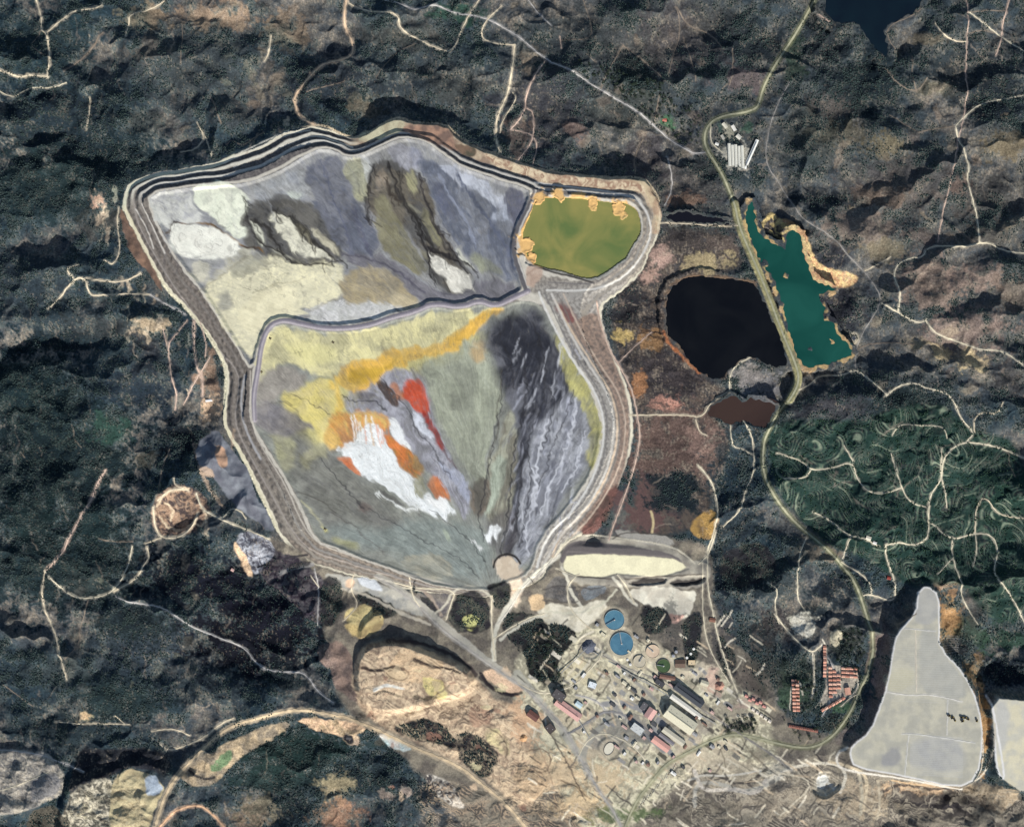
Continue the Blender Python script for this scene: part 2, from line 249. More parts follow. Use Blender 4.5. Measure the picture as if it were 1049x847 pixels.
# terraces in the plantation follow the contours
w, d = sdf(PLANT, 8); a = (1 - sstep(-6, 2, d)) * sstep(.1, .6, .6 + mid[w])
hm = sstep(-12, 4, d); H[w] = H[w] * hm + (1 - hm) * (H[w] * .35 + Hlow[w] * .65)
Hs = 1.2 * (18 * fbm(X[w] / 34, Y[w] / 34, 1, 77) + .5 * H[w] * 0 + .25 * Hlow[w] + 18 * fbm(X[w] / 60, Y[w] / 60, 1, 78)) ; ph = np.abs(((Hs / 2.1) % 1.0) - .5) * 2
PHG = np.ones((NY, NX), np.float32); PHG[w] = ph; mixin(w, (92,116,94), a * sstep(.35, .95, ph) * .6 * np.clip(.6 + mid[w], .1, 1))
H[w] += a * 1.1 * (1 - ph) + a * 15 * fbm(X[w] / 34, Y[w] / 34, 1, 77)
for q_, o_ in ((15.6, 0.0), (15.6, .5)):
    pz = np.abs(((Hs / q_ + o_) % 1.0) - .5) * 2; gate = sstep(.0, .25, noise(X[w] / 30, Y[w] / 30, 79 + int(o_ * 4))); mixin(w, (140,152,126), a * sstep(.88, .97, pz) * .6 * gate); forest[w] *= 1 - a * sstep(.8, .9, pz) * gate; PHG[w] = np.where(pz > .82, 1, PHG[w])
forest[w] = forest[w] * (1 - a * sstep(.4, .8, ph))

# ------------------------------------------------------------------ tailings dam, level on level
allin = None
wN, dN = sdf(N_IN, 60, (.4, .6), 1); wS, dS = sdf(S_IN, 60, (.4, .6), 1); wP, dP = sdf(POND, 60, (.6, .8), 1); wO, dO = sdf(OUTER, 40, (.8, 1.0), 1)
BIGN = np.full((NY, NX), 99, np.float32); DN = BIGN.copy(); DS = BIGN.copy(); DP = BIGN.copy(); DO = BIGN.copy()
DN[wN] = dN; DS[wS] = dS; DP[wP] = dP; DO[wO] = dO
din = np.minimum(np.minimum(DN, DS), DP)
ring = DO < 0
t = np.where(ring, np.clip(din, 0, 99) / (np.clip(din, 0, 99) + np.clip(-DO, 0, 99) + 1e-3), 1)
CREST = 40.0
# outside, the ground eases to the toe level of the dam
toe = np.full((NY, NX), 2.0, np.float32)
a = 1 - sstep(0, 22, DO); H[:] = H * (1 - a) + (toe + (H - H.mean()) * .12) * a
t = np.where(ring, np.clip(t + .035 * warpM[0] + .02 * warpF[1], 0, 1), t)
prof = CREST - 12.5 * sstep(.13, .29, t) - 12.5 * sstep(.43, .59, t) - 12.0 * sstep(.74, .88, t)
prof2 = CREST - 11 * sstep(.12, .26, t) - 11 * sstep(.36, .5, t) - 14 * sstep(.93, 1.0, t)
sh = sstep(345, 375, X) * sstep(225, 205, Y); prof = prof * (1 - sh) + prof2 * sh
thick = np.clip(din, 0, 99) + np.clip(-DO, 0, 99)
prof = np.where(thick < 14, np.maximum(prof, CREST - 1.2 * din), prof)
# between the basins and the pond the ring is only a dike
dike = (np.minimum(DN, DS) + np.minimum(DP, np.maximum(DN, DS)) < 0)
ringz = np.where(ring & (DO < -0.01), prof, H)
inner_gap = (DO < -22) & (din > 0)
H[:] = np.where(ring, ringz, H)
H[:] = np.where(inner_gap, CREST, H)
H[:] = np.where(DN < 0, 40 - 10 * sstep(0, 3.5, -DN) + .5 * mid, H)
H[:] = np.where(DS < 0, 40 - 4 * sstep(0, 3.0, -DS) + .5 * mid, H)
H[:] = np.where(DP < 0, 40 - 14 * sstep(0, 7, -DP), H)
inside_all = (DO < 0)
rough[inside_all] = .12; forest[DO < 1.5] = 0
# a ramped north shoulder (natural rock spur held in the ring)
REG = np.zeros((NY, NX), np.int8)
REG[ring] = 3; REG[DN < 0] = 1; REG[DS < 0] = 2; REG[DP < 0] = 4

# ---- colours of the dam
def wmask(mask, c, c2, field='fine', a=1.0):
    w = (slice(0, NY), slice(0, NX)); mixin(w, c, mask.astype(np.float32) * a, c2, field)
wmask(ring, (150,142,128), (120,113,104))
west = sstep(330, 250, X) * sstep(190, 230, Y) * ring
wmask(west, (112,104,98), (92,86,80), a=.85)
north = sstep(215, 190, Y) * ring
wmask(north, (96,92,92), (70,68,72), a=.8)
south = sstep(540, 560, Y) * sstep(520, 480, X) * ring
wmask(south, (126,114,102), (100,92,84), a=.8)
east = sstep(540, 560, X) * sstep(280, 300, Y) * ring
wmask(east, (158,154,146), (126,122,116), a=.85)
for t0, wd, c, al in [(.06,.05,(196,190,174),.9),(.36,.045,(150,146,138),.8),(.66,.05,(160,152,138),.8),(.945,.045,(222,214,186),.95)]:
    wmask(ring * (1 - west * (.7 if .2 < t0 < .9 else 0)) * (1 - sstep(wd * .6, wd * 1.3, np.abs(t - t0 + .008 * warpF[0]))), c, None, a=al)
wmask(ring * (1 - sh) * north * (1 - sstep(.03, .06, np.abs(t - .40))), (206,202,188), None, a=.9)
wmask(ring * sh * sstep(.5, .56, t), (196,176,144), (150,126,104), 'mid', .9)
wmask(ring * sh * (1 - sstep(.03, .05, np.abs(t - .31))), (196,192,180), None, a=.8)
wmask(ring * (1 - sh) * north * (1 - sstep(.03, .06, np.abs(t - .69))), (206,202,184), None, a=.9)

# ---- northern basin
FIELDS['marb'] = .6 * FIELDS['marb'] + 1.1 * FIELDS['flow']; FAMP = .5
def nb(*a, **k): fill(*a, **k)
wmask((DN < 0), (150,150,146), (128,129,130), 'marb')
nb([(156,200),(200,194),(205,230),(170,236),(158,215)], (168,168,168), c2=(190,190,180), field='marb')
nb([(200,190),(225,188),(245,192),(254,208),(252,232),(247,246),(235,238),(222,226),(208,216),(203,205)], (222,224,200), c2=(212,216,192))
nb([(252,205),(280,182),(312,172),(318,205),(290,212)], (168,170,168), c2=(138,141,144), field='marb')
nb([(208,296),(225,274),(262,262),(300,262),(340,266),(356,278),(350,305),(300,325),(275,330),(262,350),(258,372),(245,355),(225,320)], (230,222,180), c2=(208,202,168), field='marb', f=2)
nb([(192,268),(215,268),(212,292),(204,290)], (206,200,172), alpha=.7); nb([(222,266),(262,250),(285,262),(240,275),(216,292),(206,290)], (150,150,150), c2=(176,172,150), field='marb', alpha=.8)
nb([(222,300),(238,300),(238,320),(228,322)], (128,128,124), alpha=.7, f=3); nb([(250,262),(280,255),(275,275),(235,290)], (122,122,112), c2=(150,148,130), alpha=.7, f=2)
nb([(240,322),(262,305),(300,290),(310,310),(285,322),(268,332),(258,350)], (234,226,186), c2=(216,208,170), alpha=.9, f=3)
nb([(322,314),(350,306),(380,306),(416,314),(400,321),(377,330),(335,334),(312,327)], (208,207,202), c2=(180,180,172), field='marb')
nb([(346,298),(362,276),(388,270),(408,286),(430,308),(418,316),(385,308),(359,314),(350,304)], (170,156,122), c2=(146,134,104), f=2)
nb([(395,300),(420,305),(432,314),(405,318)], (206,190,150), alpha=.8, f=2)
nb([(248,208),(275,203),(300,210),(328,205),(345,228),(356,258),(348,268),(318,271),(290,268),(262,258),(248,242)], (58,58,58), c2=(92,90,84), field='marb')
nb([(281,221),(291,218),(303,231),(315,250),(338,261),(340,267),(320,264),(299,256),(284,236)], (222,218,192), c2=(204,200,176))
nb([(258,227),(266,229),(275,250),(262,250)], (196,196,174)); nb([(315,229),(333,241),(352,259),(346,263),(324,242)], (182,176,150)); nb([(280,256),(290,260),(302,267),(288,266)], (190,188,168)); nb([(300,226),(312,230),(325,250),(318,252)], (130,124,100), alpha=.8)
nb([(312,172),(330,158),(350,162),(362,205),(378,215),(388,262),(356,264),(334,233),(318,205)], (110,113,124), c2=(86,90,100), field='marb')
nb([(268,206),(295,200),(320,212),(300,218)], (84,82,76), alpha=.8); nb([(296,194),(312,200),(308,206),(298,203)], (190,196,182))
nb([(351,166),(373,161),(379,180),(377,211),(365,206),(353,188)], (172,170,136), c2=(150,150,120)); nb([(368,162),(378,162),(380,185),(375,190)], (200,202,198), alpha=.8)
nb([(378,172),(395,164),(415,172),(440,185),(445,215),(455,245),(478,270),(484,296),(470,302),(455,300),(440,285),(424,245),(405,225),(384,225),(376,208)], (52,50,48), c2=(98,92,80), field='marb', f=1.6)
nb([(395,152),(430,150),(436,172),(415,176),(400,166)], (158,158,164), c2=(136,138,148), field='marb')
nb([(387,205),(395,197),(404,212),(416,238),(426,257),(440,285),(421,277),(400,262),(385,249),(383,225)], (128,124,98), c2=(112,108,84))
nb([(424,219),(436,215),(453,243),(452,256),(440,244)], (124,120,94)); nb([(416,176),(426,177),(427,203),(418,193)], (152,148,112)); nb([(388,176),(397,172),(396,190),(386,195)], (150,136,116), alpha=.6); nb([(410,203),(420,208),(428,222),(416,215)], (150,146,124), alpha=.8)
nb([(425,158),(447,162),(490,188),(526,220),(526,262),(532,292),(500,284),(484,262),(462,245),(446,210),(436,180)], (116,121,132), c2=(88,93,104), field='marb')
nb([(442,260),(451,269),(476,276),(484,292),(478,300),(462,298),(456,284),(442,283)], (212,208,192), c2=(226,222,206)); nb([(466,252),(475,260),(489,275),(478,273)], (196,196,178)); nb([(425,250),(436,256),(440,268),(432,266)], (120,116,96))
nb([(447,162),(483,177),(509,193),(527,214),(510,214),(483,196),(457,178)], (184,188,194), c2=(156,160,168)); nb([(500,224),(515,212),(528,212),(526,228),(512,230)], (170,176,186), alpha=.8)
nb([(484,256),(514,276),(508,284),(488,274)], (140,142,116), alpha=.8, f=2); nb([(440,185),(455,190),(470,225),(455,222)], (84,88,104), alpha=.7, f=2)
nb([(352,264),(388,260),(402,266),(432,290),(456,303),(482,302),(490,286),(532,292),(534,298),(507,311),(491,303),(473,312),(444,307),(432,312),(408,286),(390,270),(362,276)], (100,98,106), c2=(118,116,120), field='marb')
nb([(515,196),(540,198),(536,220),(524,240),(522,225)], (112,112,122), c2=(90,92,104), field='marb')
VEINS = [([(250,205),(254,225),(262,245),(285,258),(300,270),(330,272),(352,268)],2.4,(46,44,42)),([(262,228),(275,232),(280,245),(292,262)],3,(48,46,44)),([(300,222),(312,232),(322,248),(338,262)],2,(52,50,46)),([(282,216),(300,224),(310,238)],1.6,(54,52,48)),([(382,172),(378,195),(378,225)],2.2,(44,42,42)),([(398,168),(406,190),(416,212),(430,240),(440,262),(442,285)],3,(42,40,40)),([(410,178),(412,200),(424,222),(438,245),(446,256)],2.2,(46,44,42)),([(430,180),(436,205),(448,235),(462,258),(482,272)],2.8,(44,42,44)),([(440,256),(455,262),(470,268)],4,(38,36,38)),([(395,185),(402,200)],3,(60,54,48)),([(452,300),(466,303),(482,300),(488,288)],2,(86,84,92)),([(352,262),(385,266),(410,280),(435,300)],2.5,(84,82,92)),([(330,165),(340,200),(355,235),(362,262)],2,(92,96,112)),([(365,212),(372,240),(380,262)],2.5,(78,80,94)),([(470,180),(490,215),(515,245),(528,275)],3,(86,92,108)),([(450,182),(470,215),(488,250)],2.5,(132,138,152))]
for pts, wd, c in VEINS: stroke(pts, wd, c, f=1.0, alpha=.8, warp=(1.6, 1.4))
fill([(176,244),(196,232),(222,237),(244,250),(240,260),(222,264),(194,263)], (232,231,214), alpha=.8, f=2, warp=(.6,.4))
stroke([(171,238),(180,231),(194,226),(212,226),(230,238),(248,250),(268,256)], 2.4, (62,52,44), c2=(120,90,50))
nb([(173,241),(179,233),(195,228),(221,232),(248,249),(249,259),(228,266),(192,266),(179,257)], (230,229,212), c2=(222,220,204), warp=(.8,1))
stroke([(205,298),(225,285),(240,275),(262,262)], 2, (140,134,112), alpha=.6); stroke([(312,325),(330,312),(345,308),(352,298)], 1.2, (140,132,112), alpha=.7); stroke([(262,305),(290,292),(310,285)], 1.5, (168,160,128), alpha=.6)
for k in range(26):                                     # drained flow lines
    x0 = rng.uniform(165, 520); y0 = rng.uniform(170, 280); L = rng.uniform(15, 50); an = rng.uniform(.7, 1.7)
    stroke([(x0 + L * s * math.cos(an) + rng.uniform(-2, 2), y0 + L * s * math.sin(an)) for s in (0, .3, .6, 1)], rng.uniform(.8, 1.8), random.choice([(80,80,88),(176,178,180),(110,108,112)]), alpha=.35, f=.9)

# ---- southern basin
wmask((DS < 0), (144,146,134), (126,128,120), 'marb')
fill([(262,420),(307,418),(330,436),(350,470),(400,520),(430,540),(410,560),(340,545),(315,515),(290,470)], (130,130,120), c2=(106,106,100), field='marb', f=8)
fill([(300,400),(345,385),(420,360),(490,340),(500,350),(420,385),(370,415),(345,450),(320,455),(290,425)], (206,196,120), f=9, alpha=.7)
fill([(262,372),(272,346),(283,333),(310,338),(345,344),(380,340),(405,332),(430,325),(447,317),(475,321),(520,314),(500,328),(485,346),(450,355),(420,362),(380,370),(350,380),(335,388),(300,374),(278,374),(264,400)], (218,209,150), c2=(202,194,142), field='mid', f=2)
fill([(290,352),(330,352),(350,362),(330,378),(300,366)], (220,212,142), alpha=.6, f=5)
fill([(264,379),(290,375),(325,388),(291,407),(262,415)], (158,152,140), c2=(140,134,124), field='marb', f=3)
fill([(276,446),(294,440),(304,452),(304,475),(294,488),(281,467)], (172,170,132), c2=(146,144,118), f=3); fill([(307,470),(330,446),(345,462),(325,470),(312,485)], (160,156,120), alpha=.7, f=3)
fill([(284,412),(318,392),(346,390),(354,420),(345,447),(330,452),(320,436),(305,426)], (212,196,112), c2=(196,182,118), f=2.5)
fill([(262,410),(285,410),(300,425),(326,436),(308,446),(275,444),(262,432)], (122,118,120), c2=(136,130,126), alpha=.85, f=3)
fill([(420,528),(480,535),(500,545),(506,590),(470,592),(430,577),(395,562),(330,545),(345,535),(390,545)], (142,150,142), c2=(120,128,122), field='marb', f=8)
fill([(430,372),(470,354),(493,346),(507,368),(519,395),(513,420),(503,445),(500,470),(498,492),(488,502),(478,480),(462,452),(450,428),(438,400)], (156,160,138), c2=(142,146,126), field='mid', f=1.6)
fill([(480,352),(498,350),(500,366),(486,372)], (176,140,84), alpha=.6, f=3)
fill([(497,338),(520,325),(545,316),(558,326),(568,350),(582,375),(592,402),(582,424),(560,438),(545,465),(535,505),(528,560),(522,590),(514,570),(526,500),(530,440),(515,400),(501,362)], (52,54,62), c2=(92,93,98), field='marb', f=7)
fill([(505,335),(535,322),(552,330),(562,360),(545,380),(520,375)], (48,50,58), f=7, alpha=.8)
stroke([(525,335),(540,370),(545,410),(538,450),(530,490),(524,540),(520,575)], 7, (44,46,54), f=4, alpha=.8, warp=(2,2))
stroke([(560,350),(562,390),(552,430),(540,470)], 4, (46,48,56), f=3, alpha=.7, warp=(2,2))
stroke([(575,385),(570,420),(555,455),(545,500)], 2.5, (60,62,70), f=2, alpha=.7, warp=(2,2))
fill([(545,440),(562,424),(592,404),(602,425),(606,460),(600,480),(578,512),(552,548),(545,576),(524,575),(532,500)], (164,166,170), c2=(112,114,120), field='marb', f=5)
fill([(566,338),(578,352),(592,383),(611,408),(615,440),(606,480),(598,484),(604,440),(596,412),(582,396),(572,370)], (178,172,104), c2=(150,146,98), f=1.5)
fill([(500,470),(512,462),(515,430),(528,420),(530,470),(524,530),(508,548),(500,530)], (118,112,96), c2=(150,150,130), field='marb', f=2)
fill([(505,475),(516,462),(520,480),(508,510),(500,530),(496,520)], (162,172,152), alpha=.8)
fill([(482,496),(500,486),(503,510),(496,532),(486,526)], (88,80,72), c2=(120,110,96), field='marb'); fill([(500,530),(530,515),(530,560),(512,572),(500,556)], (92,88,90), alpha=.6, f=3)
fill([(350,400),(403,379),(428,376),(440,412),(456,455),(472,485),(484,515),(480,532),(468,520),(458,500),(436,484),(408,440),(372,424),(352,420)], (128,126,134), c2=(156,156,162), field='marb', f=1.6)
fill([(384,386),(394,390),(412,408),(408,418),(392,404)], (126,88,60), c2=(70,62,60), field='marb'); fill([(362,402),(378,398),(386,408),(372,412)], (84,80,82), alpha=.8)
fill([(346,378),(369,366),(405,362),(442,352),(478,341),(486,320),(520,317),(506,327),(496,332),(490,346),(457,360),(426,370),(405,378),(390,387),(374,399),(353,400),(345,392)], (216,172,66), c2=(204,160,60), f=1.2)
fill([(356,382),(380,374),(410,370),(400,376),(376,392),(358,394)], (184,148,38), f=2.5, alpha=.9)
stroke([(346,390),(345,405),(350,420),(340,440)], 5, (226,186,70), alpha=.7, f=2.5)
fill([(330,438),(345,424),(370,420),(396,424),(402,436),(390,442),(366,440),(362,460),(340,458)], (206,136,62), c2=(196,160,84), field='marb', f=1.8)
fill([(374,434),(390,434),(398,452),(408,474),(429,492),(438,510),(460,514),(467,524),(442,527),(420,518),(400,502),(372,488),(362,468),(346,458),(364,454)], (232,234,230), c2=(214,218,214), field='fine', f=1.0, warp=(2.2,1.5))
for k in range(12): stroke([(360 + k * 3.4, 428 + rng.uniform(-3, 6)), (364 + k * 3.2, 452 + rng.uniform(-3, 6))], 1.3, random.choice([(216,122,64),(236,236,228),(200,150,80)]), alpha=.8)
fill([(346,464),(359,465),(374,487),(359,482)], (212,112,58), c2=(190,120,80), field='marb')
fill([(394,440),(405,447),(420,462),(432,472),(433,487),(424,492),(408,474)], (160,118,46), c2=(196,112,50), field='marb')
fill([(398,428),(412,434),(418,454),(422,466),(408,452),(400,440)], (224,226,222)); fill([(424,490),(432,486),(438,505),(434,512),(426,504)], (150,148,120))
fill([(439,487),(450,487),(463,511),(450,514),(439,503)], (204,120,62), c2=(180,108,66), field='marb', warp=(1.5,1)); fill([(437,506),(444,512),(460,512),(456,520),(440,518)], (232,232,226))
fill([(416,398),(425,383),(432,394),(440,410),(440,427),(429,421),(412,408)], (188,72,34), c2=(172,64,36), field='fine'); fill([(404,396),(414,398),(416,412),(408,408)], (176,110,66), alpha=.8)
fill([(431,418),(438,424),(449,441),(457,465),(448,456),(438,437)], (150,46,32), warp=(.8,.5)); stroke([(456,462),(470,485),(482,505)], 1.5, (90,60,60), alpha=.7)
fill([(416,424),(428,420),(440,440),(446,452),(436,446)], (204,208,214)); fill([(446,470),(470,482),(484,500),(482,515),(464,494)], (176,180,192), c2=(150,154,168), field='marb')
stroke([(388,507),(398,514),(418,520),(440,524)], 2.4, (220,222,214), alpha=.9, warp=(1.2,1)); fill([(388,505),(400,508),(415,516),(400,516)], (64,62,64), alpha=.7)
fill([(494,545),(510,536),(513,543),(508,551),(498,552)], (230,232,228), warp=(1.5,1)); stroke([(482,552),(488,556),(492,562)], 2, (214,216,210)); fill([(452,540),(462,544),(466,556),(456,552)], (176,186,160), alpha=.8)
fill([(414,568),(442,564),(462,575),(466,590),(442,592),(405,578)], (164,160,140), c2=(140,140,126)); fill([(340,548),(365,552),(372,562),(350,560)], (160,158,112), alpha=.7, f=3)
fill([(506,573),(520,568),(531,574),(536,590),(520,594),(508,586)], (206,190,168), c2=(186,168,148), f=1)
fill([(372,510),(384,516),(384,526),(370,524)], (104,88,82), alpha=.6, f=2); fill([(330,535),(336,540),(334,545)], (206,196,96)); stroke([(312,512),(325,528),(334,541)], 1.6, (176,172,136), alpha=.8)
stroke([(303,502),(320,508),(345,526),(372,545),(396,567)], .9, (72,66,62), alpha=.8); stroke([(262,415),(290,410),(300,414),(310,428)], .9, (84,78,66), alpha=.8)
for k in range(150):
    x0 = rng.uniform(528, 602); y0 = rng.uniform(340, 540); L = rng.uniform(10, 34); an = 1.75 - (x0 - 565) * .009 + rng.uniform(-.2, .2)
    if x0 > 590 and y0 > 480: continue
    stroke([(x0 + L * s * math.cos(an) + rng.uniform(-2, 2), y0 + L * s * math.sin(an)) for s in (0, .3, .6, 1)], rng.uniform(.8, 2.2), random.choice([(44,46,56),(172,174,184),(78,80,90),(206,208,214),(110,112,120)]), alpha=.5, f=.8, warp=(.5,.4))
for k in range(46):
    x0 = rng.uniform(440, 500); y0 = rng.uniform(370, 470); L = rng.uniform(12, 36); an = 1.1 + rng.uniform(-.15, .15)
    stroke([(x0 + L * s * math.cos(an) + rng.uniform(-1, 1), y0 + L * s * math.sin(an)) for s in (0, .5, 1)], rng.uniform(.7, 1.3), random.choice([(126,130,114),(172,176,158)]), alpha=.3, f=.9)
stroke([(512,378),(514,395),(508,425),(512,440),(502,470),(500,490)], 1.4, (78,74,64), alpha=.8); stroke([(536,440),(531,470),(534,500),(527,530),(532,560)], 2, (52,52,58), alpha=.7); stroke([(560,350),(572,380),(578,400)], 3, (40,42,52), alpha=.5)
FAMP = 0.0
dr = np.zeros((NY, NX), np.float32)
for k_, L_, s_ in ((14, 70, 61), (26, 50, 63), (44, 40, 65)):
    for th_, sd_ in ((TH, s_),): dr = np.maximum(dr, sstep(.045, .0, np.abs(noise(th_ * k_ + .9 * mid, np.hypot(X - 520, Y - 560) / L_ + .5 * warpM[1], sd_))) * sstep(-.1, .35, noise(X / 28, Y / 28, sd_ + 5)))
mixin((slice(0, NY), slice(0, NX)), (78,76,78), dr * .5 * ((DN < -2) | (DS < -2)), (120,116,108))
cdx = np.cos(TH) + .35 * warpM[0]; cdy = np.sin(TH) + .35 * warpM[1]; cl_ = np.hypot(cdx, cdy); cdx /= cl_; cdy /= cl_
b0, b1, c0, c1_ = np.searchsorted(ay, 135), np.searchsorted(ay, 612), np.searchsorted(ax, 145), np.searchsorted(ax, 625)
sub = col[b0:b1, c0:c1_].copy(); hi = rng.rand(*sub.shape[:2]).astype(np.float32); inb = (((DN < .5) | (DS < .5)))[b0:b1, c0:c1_]
jj_, ii_ = np.mgrid[0:sub.shape[0], 0:sub.shape[1]].astype(np.float32); acc = np.zeros_like(sub); accn = np.zeros_like(hi); wsum = np.zeros_like(hi)
sx_ = cdx[b0:b1, c0:c1_]; sy_ = cdy[b0:b1, c0:c1_]
for q in range(-16, 17):
    i2 = np.clip(ii_ + sx_ * q, 0, sub.shape[1] - 1).astype(int); j2 = np.clip(jj_ + sy_ * q, 0, sub.shape[0] - 1).astype(int)
    accn += hi[j2, i2]
    if abs(q) <= 4: ok = inb[j2, i2].astype(np.float32); acc += sub[j2, i2] * ok[..., None]; wsum += ok
acc /= np.maximum(wsum, 1)[..., None]; lc = (accn / 33 - .5) / .05
crisp = sstep(.35, .6, sub.mean(axis=2)) * .75; k_ = (.6 * (1 - crisp))[..., None]
sub2 = sub * (1 - k_) + acc * k_; sub2 *= (1 + (.055 - .035 * crisp) * lc)[..., None].clip(.6, 1.4)
col[b0:b1, c0:c1_] = np.where(inb[..., None], sub2, sub)
for pts, wd, c in VEINS: stroke(pts, wd * .55, c, f=.6, alpha=.75, warp=(1.9, 1.4))
for pts, wd, c in VEINS[:10]:
    for q in range(7):                                  # side channels leaving the main ones
        p_ = pts[rng.randint(len(pts))]; L = rng.uniform(6, 16); an = rng.uniform(.5, 1.5); stroke([(p_[0] + rng.uniform(-4, 4), p_[1] - 2), (p_[0] + L * .5 * math.cos(an) + rng.uniform(-2, 2), p_[1] + L * .5 * math.sin(an)), (p_[0] + L * math.cos(an), p_[1] + L * math.sin(an))], rng.uniform(.8, 1.8), c, f=.6, alpha=.7, warp=(1.8, 1))
for pts, wd in [([(520,325),(532,350),(540,385),(536,420),(528,455),(524,490),(520,530),(512,570)],1.8),([(545,330),(556,360),(560,395),(552,425),(540,455),(532,500),(528,545)],1.6),([(560,395),(570,410),(562,440),(550,470)],1.4),([(512,340),(522,370),(528,400)],1.3),([(588,400),(578,430),(566,455),(556,490),(540,520)],1.1),([(536,455),(545,480),(540,520),(532,560)],1.3),([(500,480),(494,505),(490,530),(496,552)],1.4),([(514,380),(516,405),(508,435),(504,465),(500,485)],1.1),([(350,405),(366,412),(384,410),(398,422)],1.2),([(390,385),(404,402),(416,415),(428,440),(446,462),(462,490)],1.1),([(300,405),(320,412),(340,425)],.9),([(440,520),(460,535),(480,550),(498,575)],1.0),([(380,520),(420,545),(470,570),(490,590)],.9),([(330,470),(350,495),(375,520)],1.2)]: stroke(pts, wd, (50,50,54), f=.6, alpha=.7, warp=(2.2, 1.6))
for pts, wd in [([(560,430),(552,460),(548,500),(540,540)],2.2),([(590,420),(582,455),(566,490),(552,525)],1.8),([(600,440),(592,475),(575,505)],1.5),([(535,515),(538,545),(542,570)],1.6),([(545,480),(550,500),(546,520)],2.4)]: stroke(pts, wd, (206,208,212), f=.9, alpha=.6, warp=(2.6, 1.6))
_bm = ((DN < 0) | (DS < 0)).astype(np.float32); _bm = _bm * (1 - .75 * sstep(.3, .6, col.mean(axis=2))); col *= (1 + _bm * (.26 * FLOW + .18 * FLOW2 + .13 * mid + .08 * fine))[..., None].clip(.42, 1.6); FIELDS['marb'] = marb * 1.5
# ---- pond rim and dikes
wmask((DP < 0) , (150,140,90), (196,160,96), 'mid')
fill([(549,200),(566,202),(562,212),(548,222),(540,232),(540,250),(548,262),(562,268),(560,276),(543,272),(534,256),(533,238),(540,222)], (222,176,96), c2=(190,150,90))
stroke([(549,196),(543,213),(531,235),(528,240),(527,262),(534,282),(539,297)], 6, (92,90,92), ro=.1); stroke([(549,196),(544,213),(531,237),(529,262),(537,284),(541,296)], 1.4, (190,186,176))
stroke([(540,282),(550,274),(566,280),(590,285),(608,291)], 1.8, (60,56,54)); fill([(538,270),(556,276),(557,285),(545,296),(538,292)], (176,150,130), alpha=.8)
DIKE = [(262,430),(261,405),(266,379),(269,354),(277,334),(291,328),(307,332),(338,338),(377,335),(400,326),(426,320),(444,311),(473,316),(491,308),(507,315),(528,305),(541,299)]
stroke(DIKE, 5.4, (128,122,130), ro=.05, warp=None); stroke([(p[0], p[1] + 1.2) for p in DIKE], 1.6, (176,168,170), warp=None)
w = window(np.array(DIKE, float), 8); dd = seg_dist(X[w], Y[w], chaikin(DIKE, 2, False), False); H[w] = np.maximum(H[w], np.where(dd < 9, 41.5 - 12 * sstep(1.6, 4.6, dd), -99))
wmask(ring & (DO > -9) & (X > 640) & (Y < 240), (200,180,140), (170,140,110), 'mid', .6)
fill([(415,128),(457,129),(466,142),(472,158),(450,150),(430,142),(412,136)], (168,132,108), c2=(120,98,86), f=2); fill([(464,145),(488,155),(486,166),(470,158)], (120,98,80), c2=(84,80,66))
fill([(490,157),(520,165),(560,178),(600,184),(655,186),(664,200),(640,196),(600,192),(550,187),(515,176)], (214,194,158), c2=(160,128,104), field='marb', f=1.5)
fill([(365,136),(385,133),(405,122),(418,128),(410,136),(392,142),(372,148)], (190,184,150), c2=(170,160,130))
stroke([(310,131),(330,127),(356,141),(374,140),(390,128),(408,119),(424,126),(457,126),(470,141),(491,153),(514,159),(545,172),(585,179),(624,182),(658,181),(670,194),(676,206)], 2.0, (186,168,136), alpha=.9)
fill([(566,315),(576,312),(588,322),(590,332),(580,330)], (130,84,78), c2=(112,84,80), f=3)
fill([(580,335),(590,328),(612,318),(616,335),(630,372),(642,400),(646,440),(640,485),(620,520),(596,545),(588,542),(612,510),(630,480),(636,440),(626,400),(606,365)], (150,128,112), c2=(122,108,98), field='fine', f=1.5, warp=(.8,.5))
fill([(600,530),(630,490),(634,505),(625,530),(600,552),(592,546)], (112,78,70), c2=(84,66,60), f=2)
stroke([(552,300),(556,312),(572,345),(590,375),(612,405),(620,440),(612,480),(590,520),(560,548),(550,580)], 2.2, (206,204,196), alpha=.9)
stroke([(568,308),(585,340),(608,375),(628,405),(634,445),(622,490),(600,522),(572,550),(566,570)], 2.0, (198,176,148), alpha=.85)
stroke([(560,298),(600,299),(632,290),(655,268),(668,240),(664,222),(654,206),(630,198),(590,193),(548,188)], 2.0, (200,198,190), alpha=.85); stroke([(562,290),(600,292),(612,290),(640,272),(660,242)], 1.4, (90,88,90), alpha=.7)
stroke([(138,205),(140,225),(155,255),(180,296),(205,330),(226,362),(244,378),(246,400),(240,430),(250,455),(275,500),(300,545),(320,565),(360,577),(410,592),(450,602)], 1.2, (156,148,140), alpha=.8)
stroke([(140,215),(152,235),(158,255)], 1.2, (206,200,188)); stroke([(147,210),(160,238),(170,260)], 1.2, (206,200,188)); stroke([(252,385),(247,410),(252,440),(268,470)], 2.2, (166,166,166), alpha=.8)
stroke([(258,380),(258,405),(260,440),(275,466),(296,500),(310,535),(326,556),(360,568),(410,585),(470,600)], 1.2, (196,188,172), alpha=.8)
stroke([(127,215),(129,200),(136,188),(157,180),(187,176),(221,171),(240,160)], 3.6, (206,204,176), alpha=.95); stroke([(127,212),(145,249),(169,296),(192,316),(215,345),(232,375),(231,405),(230,430),(233,442),(250,469),(268,508),(284,542)], 3.4, (214,206,172), alpha=.95)
fill([(122,212),(128,222),(146,252),(170,298),(164,300),(150,280),(136,262),(124,240)], (124,98,80), c2=(104,84,72), fo=0, ro=.3)
